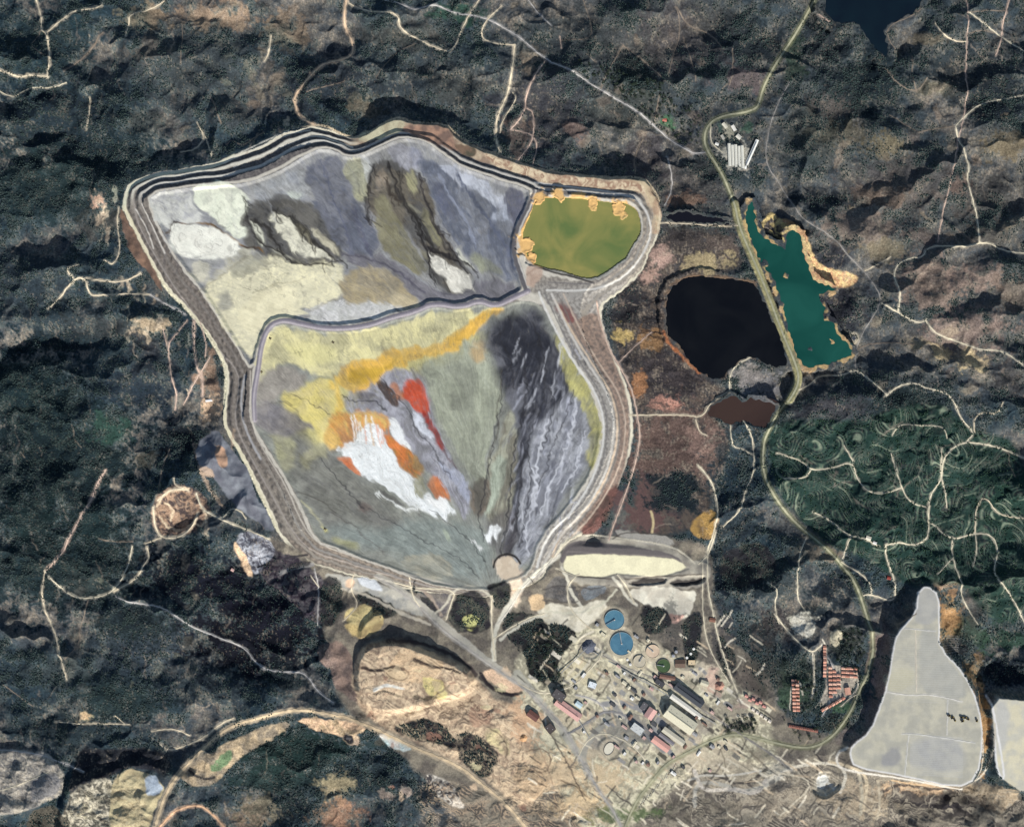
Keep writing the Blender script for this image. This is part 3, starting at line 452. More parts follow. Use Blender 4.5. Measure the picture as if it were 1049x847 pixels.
for off, wd, c in ((6,1.4,(108,106,104)),(13,2.2,(196,192,182)),(19,1.3,(112,106,100)),(25,1.6,(188,170,150))):
    stroke([(552+off,302),(572+off,345),(590+off,375),(611+off,405),(617+off,440),(609+off,482),(588+off,520),(560+off*.8,548+off*.3),(550+off*.5,578)], wd, c, f=.7, alpha=.75)
for pts in ([(228,168),(250,158),(275,147),(300,136),(318,134)],[(232,165),(255,152),(280,141),(296,134)],[(240,172),(268,160),(296,148),(322,138),(345,146),(362,152)]): stroke(pts, 1.3, (212,206,188), f=.6, alpha=.9)
fill([(154,516),(168,500),(196,496),(210,512),(214,532),(200,546),(166,553),(152,540)], (150,122,98), c2=(70,60,58), field='marb', f=2, fo=.05, ro=.8)
for pts in ([(160,520),(166,508),(178,502),(194,500)],[(162,530),(172,545),(190,542),(200,530)],[(168,515),(176,522),(172,534)],[(204,520),(212,530),(206,540),(198,536)]): stroke(pts, 2.2, (206,184,150), f=1, alpha=.8, warp=(1.5,.5))
for pts in ([(196,455),(204,475),(212,500),(226,520)],[(240,440),(236,470),(250,505),(270,540)]): stroke(pts, 3, (176,152,126), f=1.2, alpha=.6, warp=(2,1))
# thickened pads between the plant and the dam
fill([(196,455),(215,440),(228,445),(250,475),(270,520),(285,548),(262,535),(240,520),(225,500),(205,480)], (120,124,130), c2=(100,102,110), ro=.2, fo=0); fill([(216,455),(230,458),(236,478),(224,480)], (188,150,120), c2=(150,120,100)); fill([(200,474),(215,480),(220,494),(206,486)], (170,146,122), alpha=.8)

# ------------------------------------------------------------------ ground worked by the mine, south and east
def pad(pts, c, c2=None, z=None, s=4, **k):
    fill(pts, c, c2=c2, fo=0, ro=.2, **k)
    if z is not None: plateau(pts, z, s, rel=True)
DIRT = (186,166,132); DIRT2 = (142,124,102)
fill([(270,548),(300,560),(330,582),(400,598),(420,608),(470,606),(500,614),(530,604),(560,590),(570,565),(620,548),(700,552),(735,560),(728,640),(790,690),(800,740),(900,770),(1000,805),(1060,812),(1060,900),(600,900),(480,860),(440,800),(400,765),(380,745),(350,725),(345,690),(330,640),(345,620),(300,600),(270,575)], (128,120,104), c2=(96,90,82), field='mid', f=3, fo=.12, ro=.5)
fill([(545,640),(600,635),(660,660),(720,680),(760,700),(790,740),(800,790),(760,800),(700,790),(640,860),(600,860),(560,790),(530,730),(525,690)], (214,206,172), c2=(156,150,126), field='marb', f=4, fo=.03, ro=.3, alpha=.85)
fill([(268,556),(330,584),(345,620),(330,645),(290,610),(262,590)], (52,46,54), c2=(84,80,82), field='marb', fo=.3)
fill([(243,545),(262,545),(280,560),(275,575),(262,590),(248,580),(240,562)], (166,168,172), c2=(84,84,92), field='marb', fo=0); fill([(236,556),(244,556),(254,580),(258,592),(248,590)], (210,178,140), fo=0)
stroke([(286,588),(300,582),(320,578)], 4, (150,146,140)); fill([(292,578),(318,572),(316,580),(294,586)], (40,40,44), alpha=.8); stroke([(262,582),(290,572),(315,568)], 2, (50,48,52))
fill([(330,586),(360,590),(395,600),(420,612),(440,635),(410,625),(380,612),(345,600)], (168,164,150), c2=(140,140,134), fo=0, ro=.2); fill([(362,590),(385,594),(392,606),(372,602)], (186,190,192)); fill([(352,592),(362,593),(362,604),(354,602)], (200,170,140))
fill([(425,605),(466,606),(460,630),(448,640),(430,620)], (96,92,92), c2=(120,114,106), fo=0); stroke([(436,606),(452,630)], 3, (150,136,120))
fill([(468,608),(500,614),(505,640),(490,652),(462,645),(460,625)], (48,46,50), c2=(84,84,74), field='mid', fo=.3); fill([(478,640),(488,632),(488,642),(478,650)], (190,186,110)); fill([(500,595),(520,596),(526,605),(515,615),(502,608)], (44,42,46), c2=(70,66,66), fo=.2); fill([(520,592),(534,590),(536,610),(528,625),(524,612)], (206,186,160), fo=0)
# waste dump south-west of the plant
DUMP = [(364,676),(372,660),(400,655),(425,662),(462,675),(485,690),(500,712),(524,722),(540,742),(545,770),(555,800),(548,830),(520,822),(500,800),(470,782),(440,768),(410,752),(385,742),(366,722),(360,700)]
fill(DUMP, (204,180,146), c2=(158,136,112), field='marb', f=2.5, fo=.05, ro=.35)
plateau([(368,682),(378,664),(400,659),(425,666),(462,680),(482,694),(478,705),(450,712),(420,722),(390,726),(372,714)], 46, 9, rel=True, ro=.5)
plateau([(368,652),(380,632),(396,630),(392,644),(380,652)], 16, 6, rel=True)
fill([(352,640),(368,628),(392,626),(396,640),(376,656),(358,652)], (196,172,112), c2=(150,130,90), fo=0); fill([(320,660),(345,655),(362,670),(360,700),(370,722),(352,712),(340,690)], (128,108,96), c2=(92,80,76), fo=0)
fill([(372,662),(398,652),(430,656),(420,664),(398,662),(378,676)], (70,62,60), alpha=.5); fill([(400,672),(425,660),(455,672),(452,690),(420,700),(396,690)], (206,176,136), alpha=.8)  # first fill paints the shaded band along the dump's north side
fill([(430,690),(450,694),(462,706),(452,716),(436,708)], (216,200,128), c2=(190,170,110), alpha=.9); stroke([(372,683),(385,686),(402,682),(415,688)], 2.4, (52,46,46)); fill([(392,682),(410,680),(420,690),(412,698),(396,695)], (206,180,140)); stroke([(385,710),(395,706),(408,712)], 2, (60,54,54)); stroke([(384,706),(396,700),(412,704)], 2, (206,206,196)); stroke([(425,673),(440,680),(465,684)], 1.6, (58,48,46))
fill([(492,690),(505,684),(528,696),(540,708),(526,712),(508,704)], (214,180,146)); stroke([(492,690),(500,702),(518,712),(530,712)], 3, (48,44,46)); fill([(494,748),(510,745),(522,760),(520,775),(506,768)], (206,190,140), c2=(170,150,120)); fill([(465,752),(485,748),(505,762),(512,785),(500,800),(478,788),(466,770)], (56,56,54), c2=(84,80,74), fo=.5)
fill([(478,728),(500,720),(508,738),(492,746),(480,742)], (180,146,118), c2=(140,112,94)); fill([(430,715),(448,708),(450,718),(436,724)], (70,62,52), alpha=.8)
fill([(400,744),(440,736),(462,748),(468,770),(440,758),(415,752)], (46,54,52), fo=.8); fill([(385,748),(410,755),(425,770),(404,768),(390,760)], (170,190,186), c2=(190,186,176), fo=0); fill([(430,790),(460,800),(480,830),(460,825),(440,808)], (196,188,172), c2=(60,58,60), field='marb', fo=.1); fill([(350,752),(365,748),(372,765),(356,762)], (206,180,140), c2=(150,130,110), fo=0)
fill([(300,738),(340,732),(380,745),(360,756),(320,746)], (206,172,136), c2=(150,130,100), fo=.1); fill([(350,750),(362,750),(364,762),(354,760)], (34,34,38))
# south-west spoil
fill([(0,770),(40,768),(66,782),(68,805),(50,822),(20,832),(-20,840),(-20,770)], (110,108,104), c2=(160,152,136), field='marb', fo=.15, ro=.8)
fill(SW_SHADE, (34,36,42), c2=(48,50,52), f=2.5, fo=.25)  # dark ground colour painted in for the valley shade below the mounds
plateau([(70,812),(84,800),(104,796),(125,786),(150,785),(172,792),(186,800),(170,830),(150,870),(60,870)], 30, 9, rel=True, ro=.8)
plateau([(-20,775),(30,772),(60,785),(62,800),(40,820),(0,830),(-20,835)], 22, 10, rel=True, ro=.8)
fill([(34,795),(60,790),(64,805),(40,822),(30,815)], (120,118,116)); fill([(70,815),(88,800),(110,795),(118,810),(115,860),(60,860)], (176,168,146), c2=(80,78,70), field='marb', fo=.1, ro=1); fill([(115,800),(130,788),(158,796),(168,806),(158,830),(150,860),(112,860)], (190,176,134), c2=(164,148,112), fo=0, ro=.4)
fill([(146,800),(156,792),(166,806),(160,816),(148,812)], (168,180,190), fo=0); fill([(30,830),(60,824),(80,850),(20,860)], (80,76,66), fo=.5)
fill([(182,796),(196,780),(226,765),(250,755),(262,745),(300,736),(290,750),(255,770),(232,790),(220,805),(196,808)], (170,150,118), c2=(120,110,94), fo=.1); fill([(212,792),(222,775),(240,768),(236,780),(224,792)], (96,118,84)); stroke([(192,790),(205,800),(218,798)], 2.5, (60,58,56))
plateau([(635,490),(700,490),(722,540),(700,556),(640,552),(618,552)], -4, 22, ro=.3)
# east embankment pond and pale yards
fill([(572,575),(582,552),(600,548),(680,558),(700,568),(715,578),(728,572),(728,600),(700,602),(640,602),(600,598),(575,590)], (160,154,138), c2=(134,128,116), fo=0, ro=.15)
fill([(572,572),(582,556),(600,553),(685,565),(702,576),(690,578),(684,573),(584,568),(577,578)], (104,98,96), f=.8, warp=(.6,.5)); fill([(630,545),(640,543),(690,550),(690,562),(650,556)], (150,146,136), fo=0)
stroke([(572,566),(584,551),(604,547),(686,558),(702,568),(712,577)], 1.8, (190,182,160)); stroke([(628,552),(640,544),(690,549)], 1.0, (60,56,52))
CREAM = [(576,580),(582,566),(686,571),(698,576),(705,582),(676,591),(632,587),(619,591),(593,590),(581,586)]
fill(CREAM, (236,228,186), c2=(228,220,180), f=.9, warp=(.5,.4), fo=0, sm=1)
plateau([(566,578),(578,556),(600,550),(690,561),(712,576),(722,590),(700,594),(640,595),(590,596)], 2, 6, rel=True, ro=.15); plateau([(570,583),(580,562),(600,560),(690,566),(708,578),(700,592),(640,594),(590,594)], -1, 9, ro=.03); plateau(CREAM, -3, 1.8, ro=.0, sm=0)
fill([(643,602),(715,602),(710,620),(704,636),(686,636),(681,624),(664,622),(650,613)], (220,214,192), c2=(196,188,168), f=1, fo=0, ro=.15); stroke([(590,590),(640,594),(680,590),(722,588)], 1.4, (96,88,78))
fill([(556,600),(570,590),(590,596),(592,616),(575,618),(558,612)], (112,108,102), c2=(84,82,80), fo=0); fill([(593,599),(624,599),(619,609),(603,617),(595,612)], (120,126,128), c2=(104,108,110), f=.8, fo=0)
fill([(548,618),(575,620),(600,622),(620,612),(622,625),(605,640),(590,652),(566,640),(552,632)], (218,210,186), c2=(190,182,158), fo=0, ro=.2); fill([(540,612),(556,606),(560,624),(544,628)], (196,168,128), fo=0)
fill([(655,624),(672,620),(688,628),(680,650),(660,648)], (46,50,54), c2=(70,68,66), fo=.5); fill([(684,628),(704,628),(696,640),(686,640)], (214,170,150), fo=0); fill([(700,635),(716,622),(720,650),(712,690),(700,670)], (44,48,52), c2=(70,66,62), fo=.5)
for ov in ([(643,597),(655,593),(682,593),(680,598),(650,600)], [(686,597),(696,593),(722,592),(720,597),(692,600)]):
    plateau([(p[0], p[1] - 1) for p in ov], -12, 2.5, rel=True); fill(ov, (70,66,62), f=1)  # ovals sunk and painted dark for the shade of north-facing benches
fill([(710,530),(724,522),(736,524),(737,540),(726,554),(706,548)], (160,126,66), c2=(120,96,62), fo=0); stroke([(667,524),(670,535),(668,545)], 2.5, (196,178,130), alpha=.9)
# plant terraces and dusty yards
for a in [(600,690,26,14,(196,184,148),.8,0),(575,700,18,14,(60,60,52),.8,.5),(548,660,22,18,(52,52,50),.9,.5),(560,690,14,10,(48,50,46),.8,.5),(625,700,22,12,(170,160,136),.8,0),(655,715,22,14,(166,158,138),.8,0),(590,740,26,14,(190,176,146),.8,0),(612,770,30,18,(176,160,134),.8,0),(640,750,40,20,(132,128,120),.8,0),(690,690,22,12,(176,164,138),.7,0),(720,690,20,14,(190,176,152),.7,0),(700,745,34,20,(150,142,128),.8,0),(570,790,40,26,(184,160,126),.8,.05),(620,800,30,16,(190,168,132),.8,0),(720,775,50,18,(186,172,146),.7,.05),(745,790,50,18,(164,152,130),.7,.1),(800,790,20,14,(190,182,160),.8,0),(540,740,22,20,(196,160,124),.9,0),(595,825,30,14,(190,164,124),.8,0),(545,800,20,20,(190,162,126),.8,0),(750,730,30,14,(120,112,100),.7,.1),(758,745,18,9,(40,44,44),.8,.6),(780,690,30,24,(56,56,52),.8,.5),(820,690,22,20,(42,52,46),.9,.7),(870,660,22,16,(44,50,46),.9,.7),(860,740,22,10,(34,40,38),.9,.7),(825,720,24,12,(48,56,50),.8,.6),(800,640,30,16,(56,52,52),.8,.4),(823,640,14,11,(196,192,170),.95,0),(760,700,16,18,(86,78,72),.7,.3),(733,700,9,14,(196,164,144),.8,0),(850,745,12,8,(40,46,42),.8,.7),(780,775,24,10,(110,104,90),.7,.2),(690,640,14,30,(52,54,58),.7,.4),(740,650,12,30,(60,60,62),.8,.3),
          (800,820,60,20,(150,138,118),.6,.1),(880,820,40,20,(170,152,124),.7,.05),(950,815,50,12,(60,54,52),.8,.2),(940,808,40,8,(190,160,124),.8,0),(1020,820,30,14,(170,150,120),.8,0),(990,830,40,12,(40,38,42),.8,.1),(700,830,60,14,(90,84,74),.6,.2),(880,755,30,8,(110,100,92),.8,0),(905,690,9,40,(128,106,96),.85,0),(893,730,14,14,(96,88,86),.85,0),(800,700,16,10,(60,66,58),.7,.5),(862,725,10,6,(60,84,60),.8,.3),(813,710,14,16,(58,78,60),.8,.4),(770,720,14,8,(150,130,118),.7,0),(905,665,10,30,(110,96,90),.7,0),(640,835,40,8,(70,96,50),.7,.2)]: blob(*a)
fill([(811,636),(820,630),(838,640),(834,654),(820,652)], (206,200,180), c2=(186,180,160), fo=0, f=.8, warp=(.5,.3)); fill([(852,650),(862,646),(868,654),(860,664),(852,660)], (176,168,140), fo=0)
for pts, wd, c in [([(530,690),(548,712),(566,735),(588,765),(604,795)],8,(158,156,142)),([(604,795),(596,775),(604,758),(622,738),(630,724)],6,(146,144,134)),([(618,722),(640,720),(664,730),(680,742)],6,(134,134,136)),([(630,724),(648,742),(664,755),(680,770)],4,(132,132,132)),([(668,735),(672,752),(682,765),(690,775)],5,(128,130,134)),([(648,672),(668,690),(690,702),(712,712),(735,735),(750,748)],2.5,(104,100,92)),([(618,668),(640,686),(660,697),(672,705)],2.5,(170,166,150)),([(640,690),(660,706),(672,718)],3.5,(140,138,130)),([(564,712),(545,706),(530,692)],1.2,(60,58,54)),([(572,702),(590,694),(600,684),(608,672)],2.4,(196,190,166))]: stroke(pts, wd, c, f=.9, alpha=.85, ro=.05, fo=0)
for pts in ([(530,640),(552,628),(560,640),(574,642),(592,652),(580,665),(574,672),(560,700),(546,700),(536,672)],[(563,640),(580,641),(592,652),(580,655),(566,655)],[(538,662),(556,668),(560,690),(572,692),(570,700),(548,700)]): fill(pts, (34,36,36), c2=(66,66,58), field='mid', f=1.2, fo=.75, ro=.5)
stroke([(562,640),(564,652),(575,662)], 1, (176,170,146)); stroke([(554,683),(560,692),(566,702)], 1, (186,180,150))
for x0, y0, x1, y1 in ((574,702,583,712),(656,722,664,716),(668,752,676,744),(686,704,704,700),(676,736,686,746),(560,738,566,748),(545,726,552,732)): pass
blob(752,160,16,16,(190,184,164),.8,0); blob(748,135,12,10,(160,156,134),.7,.1); blob(738,134,4,9,(44,72,66),.8,.2); blob(766,130,6,8,(64,92,72),.7,.1)
for pts in ([(844,656),(849,664),(850,690),(849,706),(843,716),(836,727)],[(851,682),(862,690),(864,712),(852,718),(848,726)],[(864,689),(880,687),(883,706),(872,716)],[(810,727),(811,698),(820,697),(823,712)],[(834,670),(836,690),(834,712)]): stroke(pts, 1.5, (196,188,168), f=.6, alpha=.85, fo=0)
fill([(849,682),(866,684),(882,687),(882,704),(866,714),(850,722),(840,724),(848,706)], (176,164,144), f=1, alpha=.7, fo=0)
# scrubby hollows, berms and haul roads between the dam and the plant
DKS = (38,38,42)
for pts in ([(466,610),(480,600),(498,608),(502,630),(488,648),(468,644),(462,626)],[(500,598),(516,592),(526,602),(524,618),(510,628),(502,614)],[(512,634),(530,624),(552,632),(560,640),(540,652),(534,664),(518,652)],[(332,590),(348,592),(352,612),(345,640),(330,640),(326,612)],[(366,606),(392,612),(410,626),(398,636),(372,626)],[(430,608),(444,612),(452,628),(442,632),(432,622)],[(655,622),(668,618),(684,628),(690,640),(676,652),(658,646)],[(698,640),(714,626),(718,655),(712,688),(704,672)],[(735,650),(748,655),(756,690),(748,700),(738,680)],[(745,560),(790,556),(800,580),(775,600),(750,602),(738,585)],[(400,742),(440,738),(462,750),(468,768),(440,760),(412,754)],[(468,752),(490,752),(504,768),(510,788),(496,800),(478,788)]):
    fill(pts, DKS, c2=(66,68,60), field='mid', f=1.2, fo=.6, ro=.6, alpha=.92)
fill([(475,634),(488,628),(494,634),(484,644),(474,642)], (176,176,110), f=1); fill([(350,628),(368,620),(386,622),(396,634),(380,642),(358,642)], (206,186,126), c2=(170,150,104), f=1.2)
fill([(508,574),(518,568),(528,572),(532,584),(534,600),(528,606),(522,594),(510,590)], (212,196,170), c2=(196,178,152), f=.8, warp=(.5,.4)); stroke([(506,580),(508,571),(518,566),(529,569),(533,576)], 2.2, (44,42,42), warp=(.4,.3))
for pts, wd, c in [([(388,590),(408,603),(430,618),(452,638),(488,668),(520,692),(545,708)],6.5,(166,162,148)),([(506,676),(505,655),(512,634),(526,612),(540,594),(552,584),(572,570)],4.2,(206,202,182)),([(512,656),(526,645),(545,634),(560,630)],3,(200,196,176)),([(446,628),(456,622),(462,606),(478,598),(498,604),(506,616)],2.4,(186,180,160)),([(425,600),(440,608),(448,622)],2.4,(150,136,122)),([(560,626),(575,628),(600,628),(622,616),(632,604)],2,(196,192,168)),([(575,582),(582,592),(584,606),(596,622)],3,(212,206,184)),([(628,592),(636,600),(642,612),(652,620)],3,(208,202,180)),([(556,604),(572,600),(590,602)],1.2,(70,66,64)),([(556,614),(575,618),(592,616)],1.4,(80,76,72)),([(592,600),(608,604),(624,599)],1.1,(70,68,66)),([(350,604),(380,612),(410,628),(440,640)],3,(176,168,150)),
  ([(372,682),(382,686),(396,684),(404,681),(414,684)],3,(46,40,42)),([(384,709),(394,705),(402,710),(410,711)],2.4,(52,48,48)),([(384,704),(398,699),(414,704)],2,(200,200,190)),([(424,674),(440,681),(462,684),(470,688)],2.4,(52,44,44)),([(398,656),(430,658),(458,668),(480,682),(488,692)],3.5,(60,52,52)),([(492,694),(503,705),(520,713),(534,710)],3.6,(42,38,42)),([(396,688),(406,696),(418,694),(420,686),(408,682),(398,686)],1.2,(112,92,74)),([(455,700),(466,712),(480,716),(492,728)],1.4,(120,98,80)),([(470,696),(486,706),(500,722),(512,740),(530,752)],1.6,(212,190,156)),([(440,722),(452,730),(470,732),(484,742)],1.4,(110,92,78)),([(425,712),(436,716),(450,708),(462,700)],1.8,(96,84,66)),([(500,745),(512,752),(520,764),(518,776)],1.4,(96,84,70)),([(545,728),(560,744),(574,768),(588,796),(600,820)],1.6,(72,64,58)),([(524,736),(540,748),(556,772),(566,800),(570,830)],1.4,(150,126,102)),([(540,770),(556,766),(566,776),(560,792),(546,792),(538,782)],1.3,(98,80,66)),([(530,800),(545,796),(560,806)],1.4,(84,72,60)),([(575,800),(590,806),(606,820)],1.3,(100,84,66)),  # long dark stroke over the dump's north edge paints in its shade
  ([(706,806),(714,796),(728,792),(742,797),(758,804),(772,800),(786,788)],3.2,(48,46,48)),([(712,826),(712,808),(722,801),(742,804),(762,812),(782,806),(800,796)],4,(176,172,158)),([(835,770),(842,782),(860,786),(872,784)],2.4,(44,42,44)),([(735,760),(742,775),(744,795)],1,(104,96,80)),([(760,756),(768,770),(782,782)],1,(104,96,80)),([(690,790),(705,780),(712,790),(706,805)],1.6,(70,68,66)),([(880,790),(884,815),(882,835)],3.4,(186,176,150)),([(900,800),(903,820),(900,840)],2.6,(170,158,134)),([(905,812),(930,804),(955,812),(980,806),(990,815)],4,(46,42,44)),([(920,824),(950,830),(985,828)],5,(40,38,42)),([(915,800),(940,806),(960,802),(985,810)],2.4,(192,160,118))]:
    stroke(pts, wd, c, f=.9, alpha=.85, warp=(1.0, .6), ro=.15, fo=0)
# pits and benches by the southern edge
for cx, cy, r, zz in [(846,804,14,-24),(604,663,12,-8)]:
    an = np.linspace(0, 6.283, 13)[:-1]; pts = [(cx + r * math.cos(q) * rng.uniform(.8, 1.15), cy + r * math.sin(q) * rng.uniform(.7, 1.0)) for q in an]
    fill([((x - cx) * 1.15 + cx, (y - cy) * 1.15 + cy) for x, y in pts], (186,176,152), c2=(140,132,116), alpha=.7, fo=0)
    plateau(pts, zz * .55, 3, rel=True, ro=.4); plateau([((x - cx) * .6 + cx, (y - cy) * .6 + cy) for x, y in pts], zz * .45, 3, rel=True, ro=.4)
# benches cut along the contours of the spoil heaps
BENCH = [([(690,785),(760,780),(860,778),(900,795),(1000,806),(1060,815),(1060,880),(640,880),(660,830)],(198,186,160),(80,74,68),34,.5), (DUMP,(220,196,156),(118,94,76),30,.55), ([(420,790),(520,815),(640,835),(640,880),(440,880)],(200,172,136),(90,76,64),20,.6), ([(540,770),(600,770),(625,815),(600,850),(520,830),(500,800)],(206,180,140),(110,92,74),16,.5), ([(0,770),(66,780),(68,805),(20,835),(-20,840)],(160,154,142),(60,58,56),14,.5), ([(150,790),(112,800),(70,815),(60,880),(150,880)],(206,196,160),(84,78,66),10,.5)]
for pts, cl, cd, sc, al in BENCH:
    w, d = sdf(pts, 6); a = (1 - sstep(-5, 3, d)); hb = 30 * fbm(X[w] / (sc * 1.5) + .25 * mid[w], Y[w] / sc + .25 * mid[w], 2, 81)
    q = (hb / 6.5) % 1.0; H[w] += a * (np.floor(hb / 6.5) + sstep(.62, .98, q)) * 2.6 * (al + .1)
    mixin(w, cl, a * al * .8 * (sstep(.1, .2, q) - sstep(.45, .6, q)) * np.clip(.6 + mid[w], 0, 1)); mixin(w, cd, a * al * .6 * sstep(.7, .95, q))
blob(846,802,9,8,(206,206,196),.95,0); blob(800,806,9,7,(60,60,62),.7,0); blob(604,662,7,6,(74,78,86),.9,0)
stroke([(787,800),(800,790),(830,782),(860,782),(868,795),(862,812)], 3, (196,188,168)); stroke([(712,790),(720,812),(750,808),(775,815),(785,800)], 4, (180,172,158)); stroke([(850,780),(880,787),(890,800),(885,830)], 3, (186,170,140)); stroke([(705,800),(722,794),(745,796),(780,790)], 2, (190,184,168)); stroke([(800,835),(840,800),(790,790)], 1.5, (190,180,156))
for k in range(110):                                     # yards: paved pads, stacked material and scrubby corners
    x0 = rng.uniform(545, 790); y0 = rng.uniform(640, 790)
    if y0 > 640 + (x0 - 545) * .9 + 110 or y0 < 640 + (x0 - 640) * .55: continue
    l_, w_ = rng.uniform(4, 11), rng.uniform(2, 5); an = .62; ca, sa = math.cos(an), math.sin(an)
    fill([(x0 + u * l_ * ca - v * w_ * sa, y0 + u * l_ * sa + v * w_ * ca) for u, v in ((-.5,-.5),(.5,-.5),(.5,.5),(-.5,.5))], [(206,198,172),(96,94,90),(52,54,50),(150,140,120),(214,206,186),(70,66,62),(128,128,128)][k % 7], f=.5, warp=(.5,.3), sm=0, alpha=.85, fo=.4 if k % 7 == 2 else 0)
for k in range(420):                                     # scraped tracks, heaps and ditches of the works
    x0 = rng.uniform(540, 900); y0 = rng.uniform(640, 845); L = rng.uniform(5, 20); an = random.choice([.58, .6, .62, -.95, -1.0, rng.uniform(0, 3.1)])
    if inside(np.array([x0]), np.array([y0]), np.array([(780,620),(905,620),(900,760),(850,765),(780,750)]))[0]: continue
    stroke([(x0, y0), (x0 + L * .5 * math.cos(an) + rng.uniform(-2, 2), y0 + L * .5 * math.sin(an)), (x0 + L * math.cos(an), y0 + L * math.sin(an))], rng.uniform(.8, 2.2), random.choice([(206,196,170),(74,70,64),(190,170,140),(96,90,82),(60,58,56),(216,206,182)]), alpha=.8)
for k in range(26): blob(rng.uniform(375, 545), rng.uniform(675, 830), rng.uniform(3, 8), rng.uniform(2, 5), random.choice([(70,66,58),(216,186,150),(206,196,150),(150,110,90)]), .6, .2 if k % 3 == 0 else 0)

# ------------------------------------------------------------------ heaps on the east
w, d = plateau(HEAP, 14, 11, rel=False, ro=.08, warp=(.3, .2)); REG[w] = np.where((d < 0) & (REG[w] == 0), 5, REG[w])
fill(HEAP, (184,179,158), c2=(168,165,150), field='mid', f=.8, warp=(.3,.2), sm=1, fo=0)
w, d = plateau(HEAP2, 17, 8, rel=False, ro=.08, warp=(.3, .2)); REG[w] = np.where((d < 0) & (REG[w] == 0), 6, REG[w])
fill(HEAP2, (206,198,168), c2=(190,186,168), f=.8, warp=(.3,.2), sm=1, fo=0); fill([(1014,714),(1035,716),(1030,760),(1020,780)], (184,182,172), f=4)
fill([(940,642),(959,644),(962,668),(985,695),(992,715),(962,712),(941,708)], (156,156,148), c2=(168,166,154), f=2, alpha=.8); fill([(933,762),(960,750),(985,760),(990,785),(960,790),(930,782)], (150,150,148), c2=(168,166,156), f=4, alpha=.8); fill([(903,770),(918,762),(925,775),(912,785),(900,780)], (140,140,140), f=3, alpha=.8); fill([(905,690),(935,680),(935,705),(910,708)], (184,178,150), f=3, alpha=.8); fill([(940,600),(960,605),(960,640),(935,640),(938,622)], (158,158,156), alpha=.6, f=2)
stroke(HEAP + HEAP[:1], 1.5, (212,210,204), sm=1); stroke(HEAP2[:1] + HEAP2[-3:], 2.0, (216,214,208))
for k in range(22): y0 = 752 + k * 1.9; stroke([(932, y0), (985, y0 + 3)], .7, (186,186,182), alpha=.5, warp=None)
for k in range(30): y0 = 650 + k * 2.3; stroke([(912, y0), (985, y0 + 3)], .6, (190,188,178), alpha=.35, warp=None)
stroke([(868,765),(857,772),(858,785),(872,790),(900,793),(960,803),(990,812)], 2.2, (196,190,176)); stroke([(1006,757),(1007,790),(1001,806),(1012,795),(1018,760),(1018,740)], 1.5, (190,180,160))
for p in ([(893,642),(897,660),(890,690)],): stroke(p, 3, (110,96,90))
# shores
for S_, c in ((GREEN, (206,180,112)),):
    w, d = sdf(S_, 10, (1.0, 1.5), 1); a = (1 - sstep(.5 + 3.5 * np.clip(.3 + 1.6 * mid[w], 0, 1), 2.0 + 5 * np.clip(.3 + 1.6 * mid[w], 0, 1), d)) * sstep(-.25, .2, mid[w] + .5 * warpM[0][w]); mixin(w, c, a, (170,140,96)); forest[w] *= 1 - a
fill([(795,226),(806,222),(822,230),(832,250),(836,266),(850,275),(882,280),(880,290),(862,296),(840,290),(828,280),(824,262),(820,240)], (206,180,122), c2=(184,140,100), field='marb', fo=0, warp=(1,1))
fill([(779,228),(784,236),(797,243),(803,252),(802,240),(812,231),(800,222),(788,214)], (200,176,112), c2=(70,66,66), field='marb', fo=0)
w, d = sdf(BLACK, 12, (2.0, 1.5), 1); a = (1 - sstep(0, 5, d)) * .8 * (X[w] < 780) * sstep(-.3, .35, mid[w] + .6 * warpM[1][w]); mixin(w, (96,76,62), a * .8, (120,94,68)); forest[w] *= 1 - a
stroke([(680,340),(684,350),(700,366),(716,382)], 3, (176,104,52), alpha=.7, f=1.5, warp=(1.5, 0)); stroke([(686,292),(705,282),(740,283),(776,289)], 2, (128,100,74), alpha=.35)
for k in range(14):
    a0 = (682 - rng.uniform(0, 3), rng.uniform(300, 350)); stroke([a0, (a0[0] - 10, a0[1] + rng.uniform(-4, 4)), (a0[0] - rng.uniform(15, 26), a0[1] + rng.uniform(-8, 8))], 1.2, (34,30,32), alpha=.8, warp=(1.5,0))

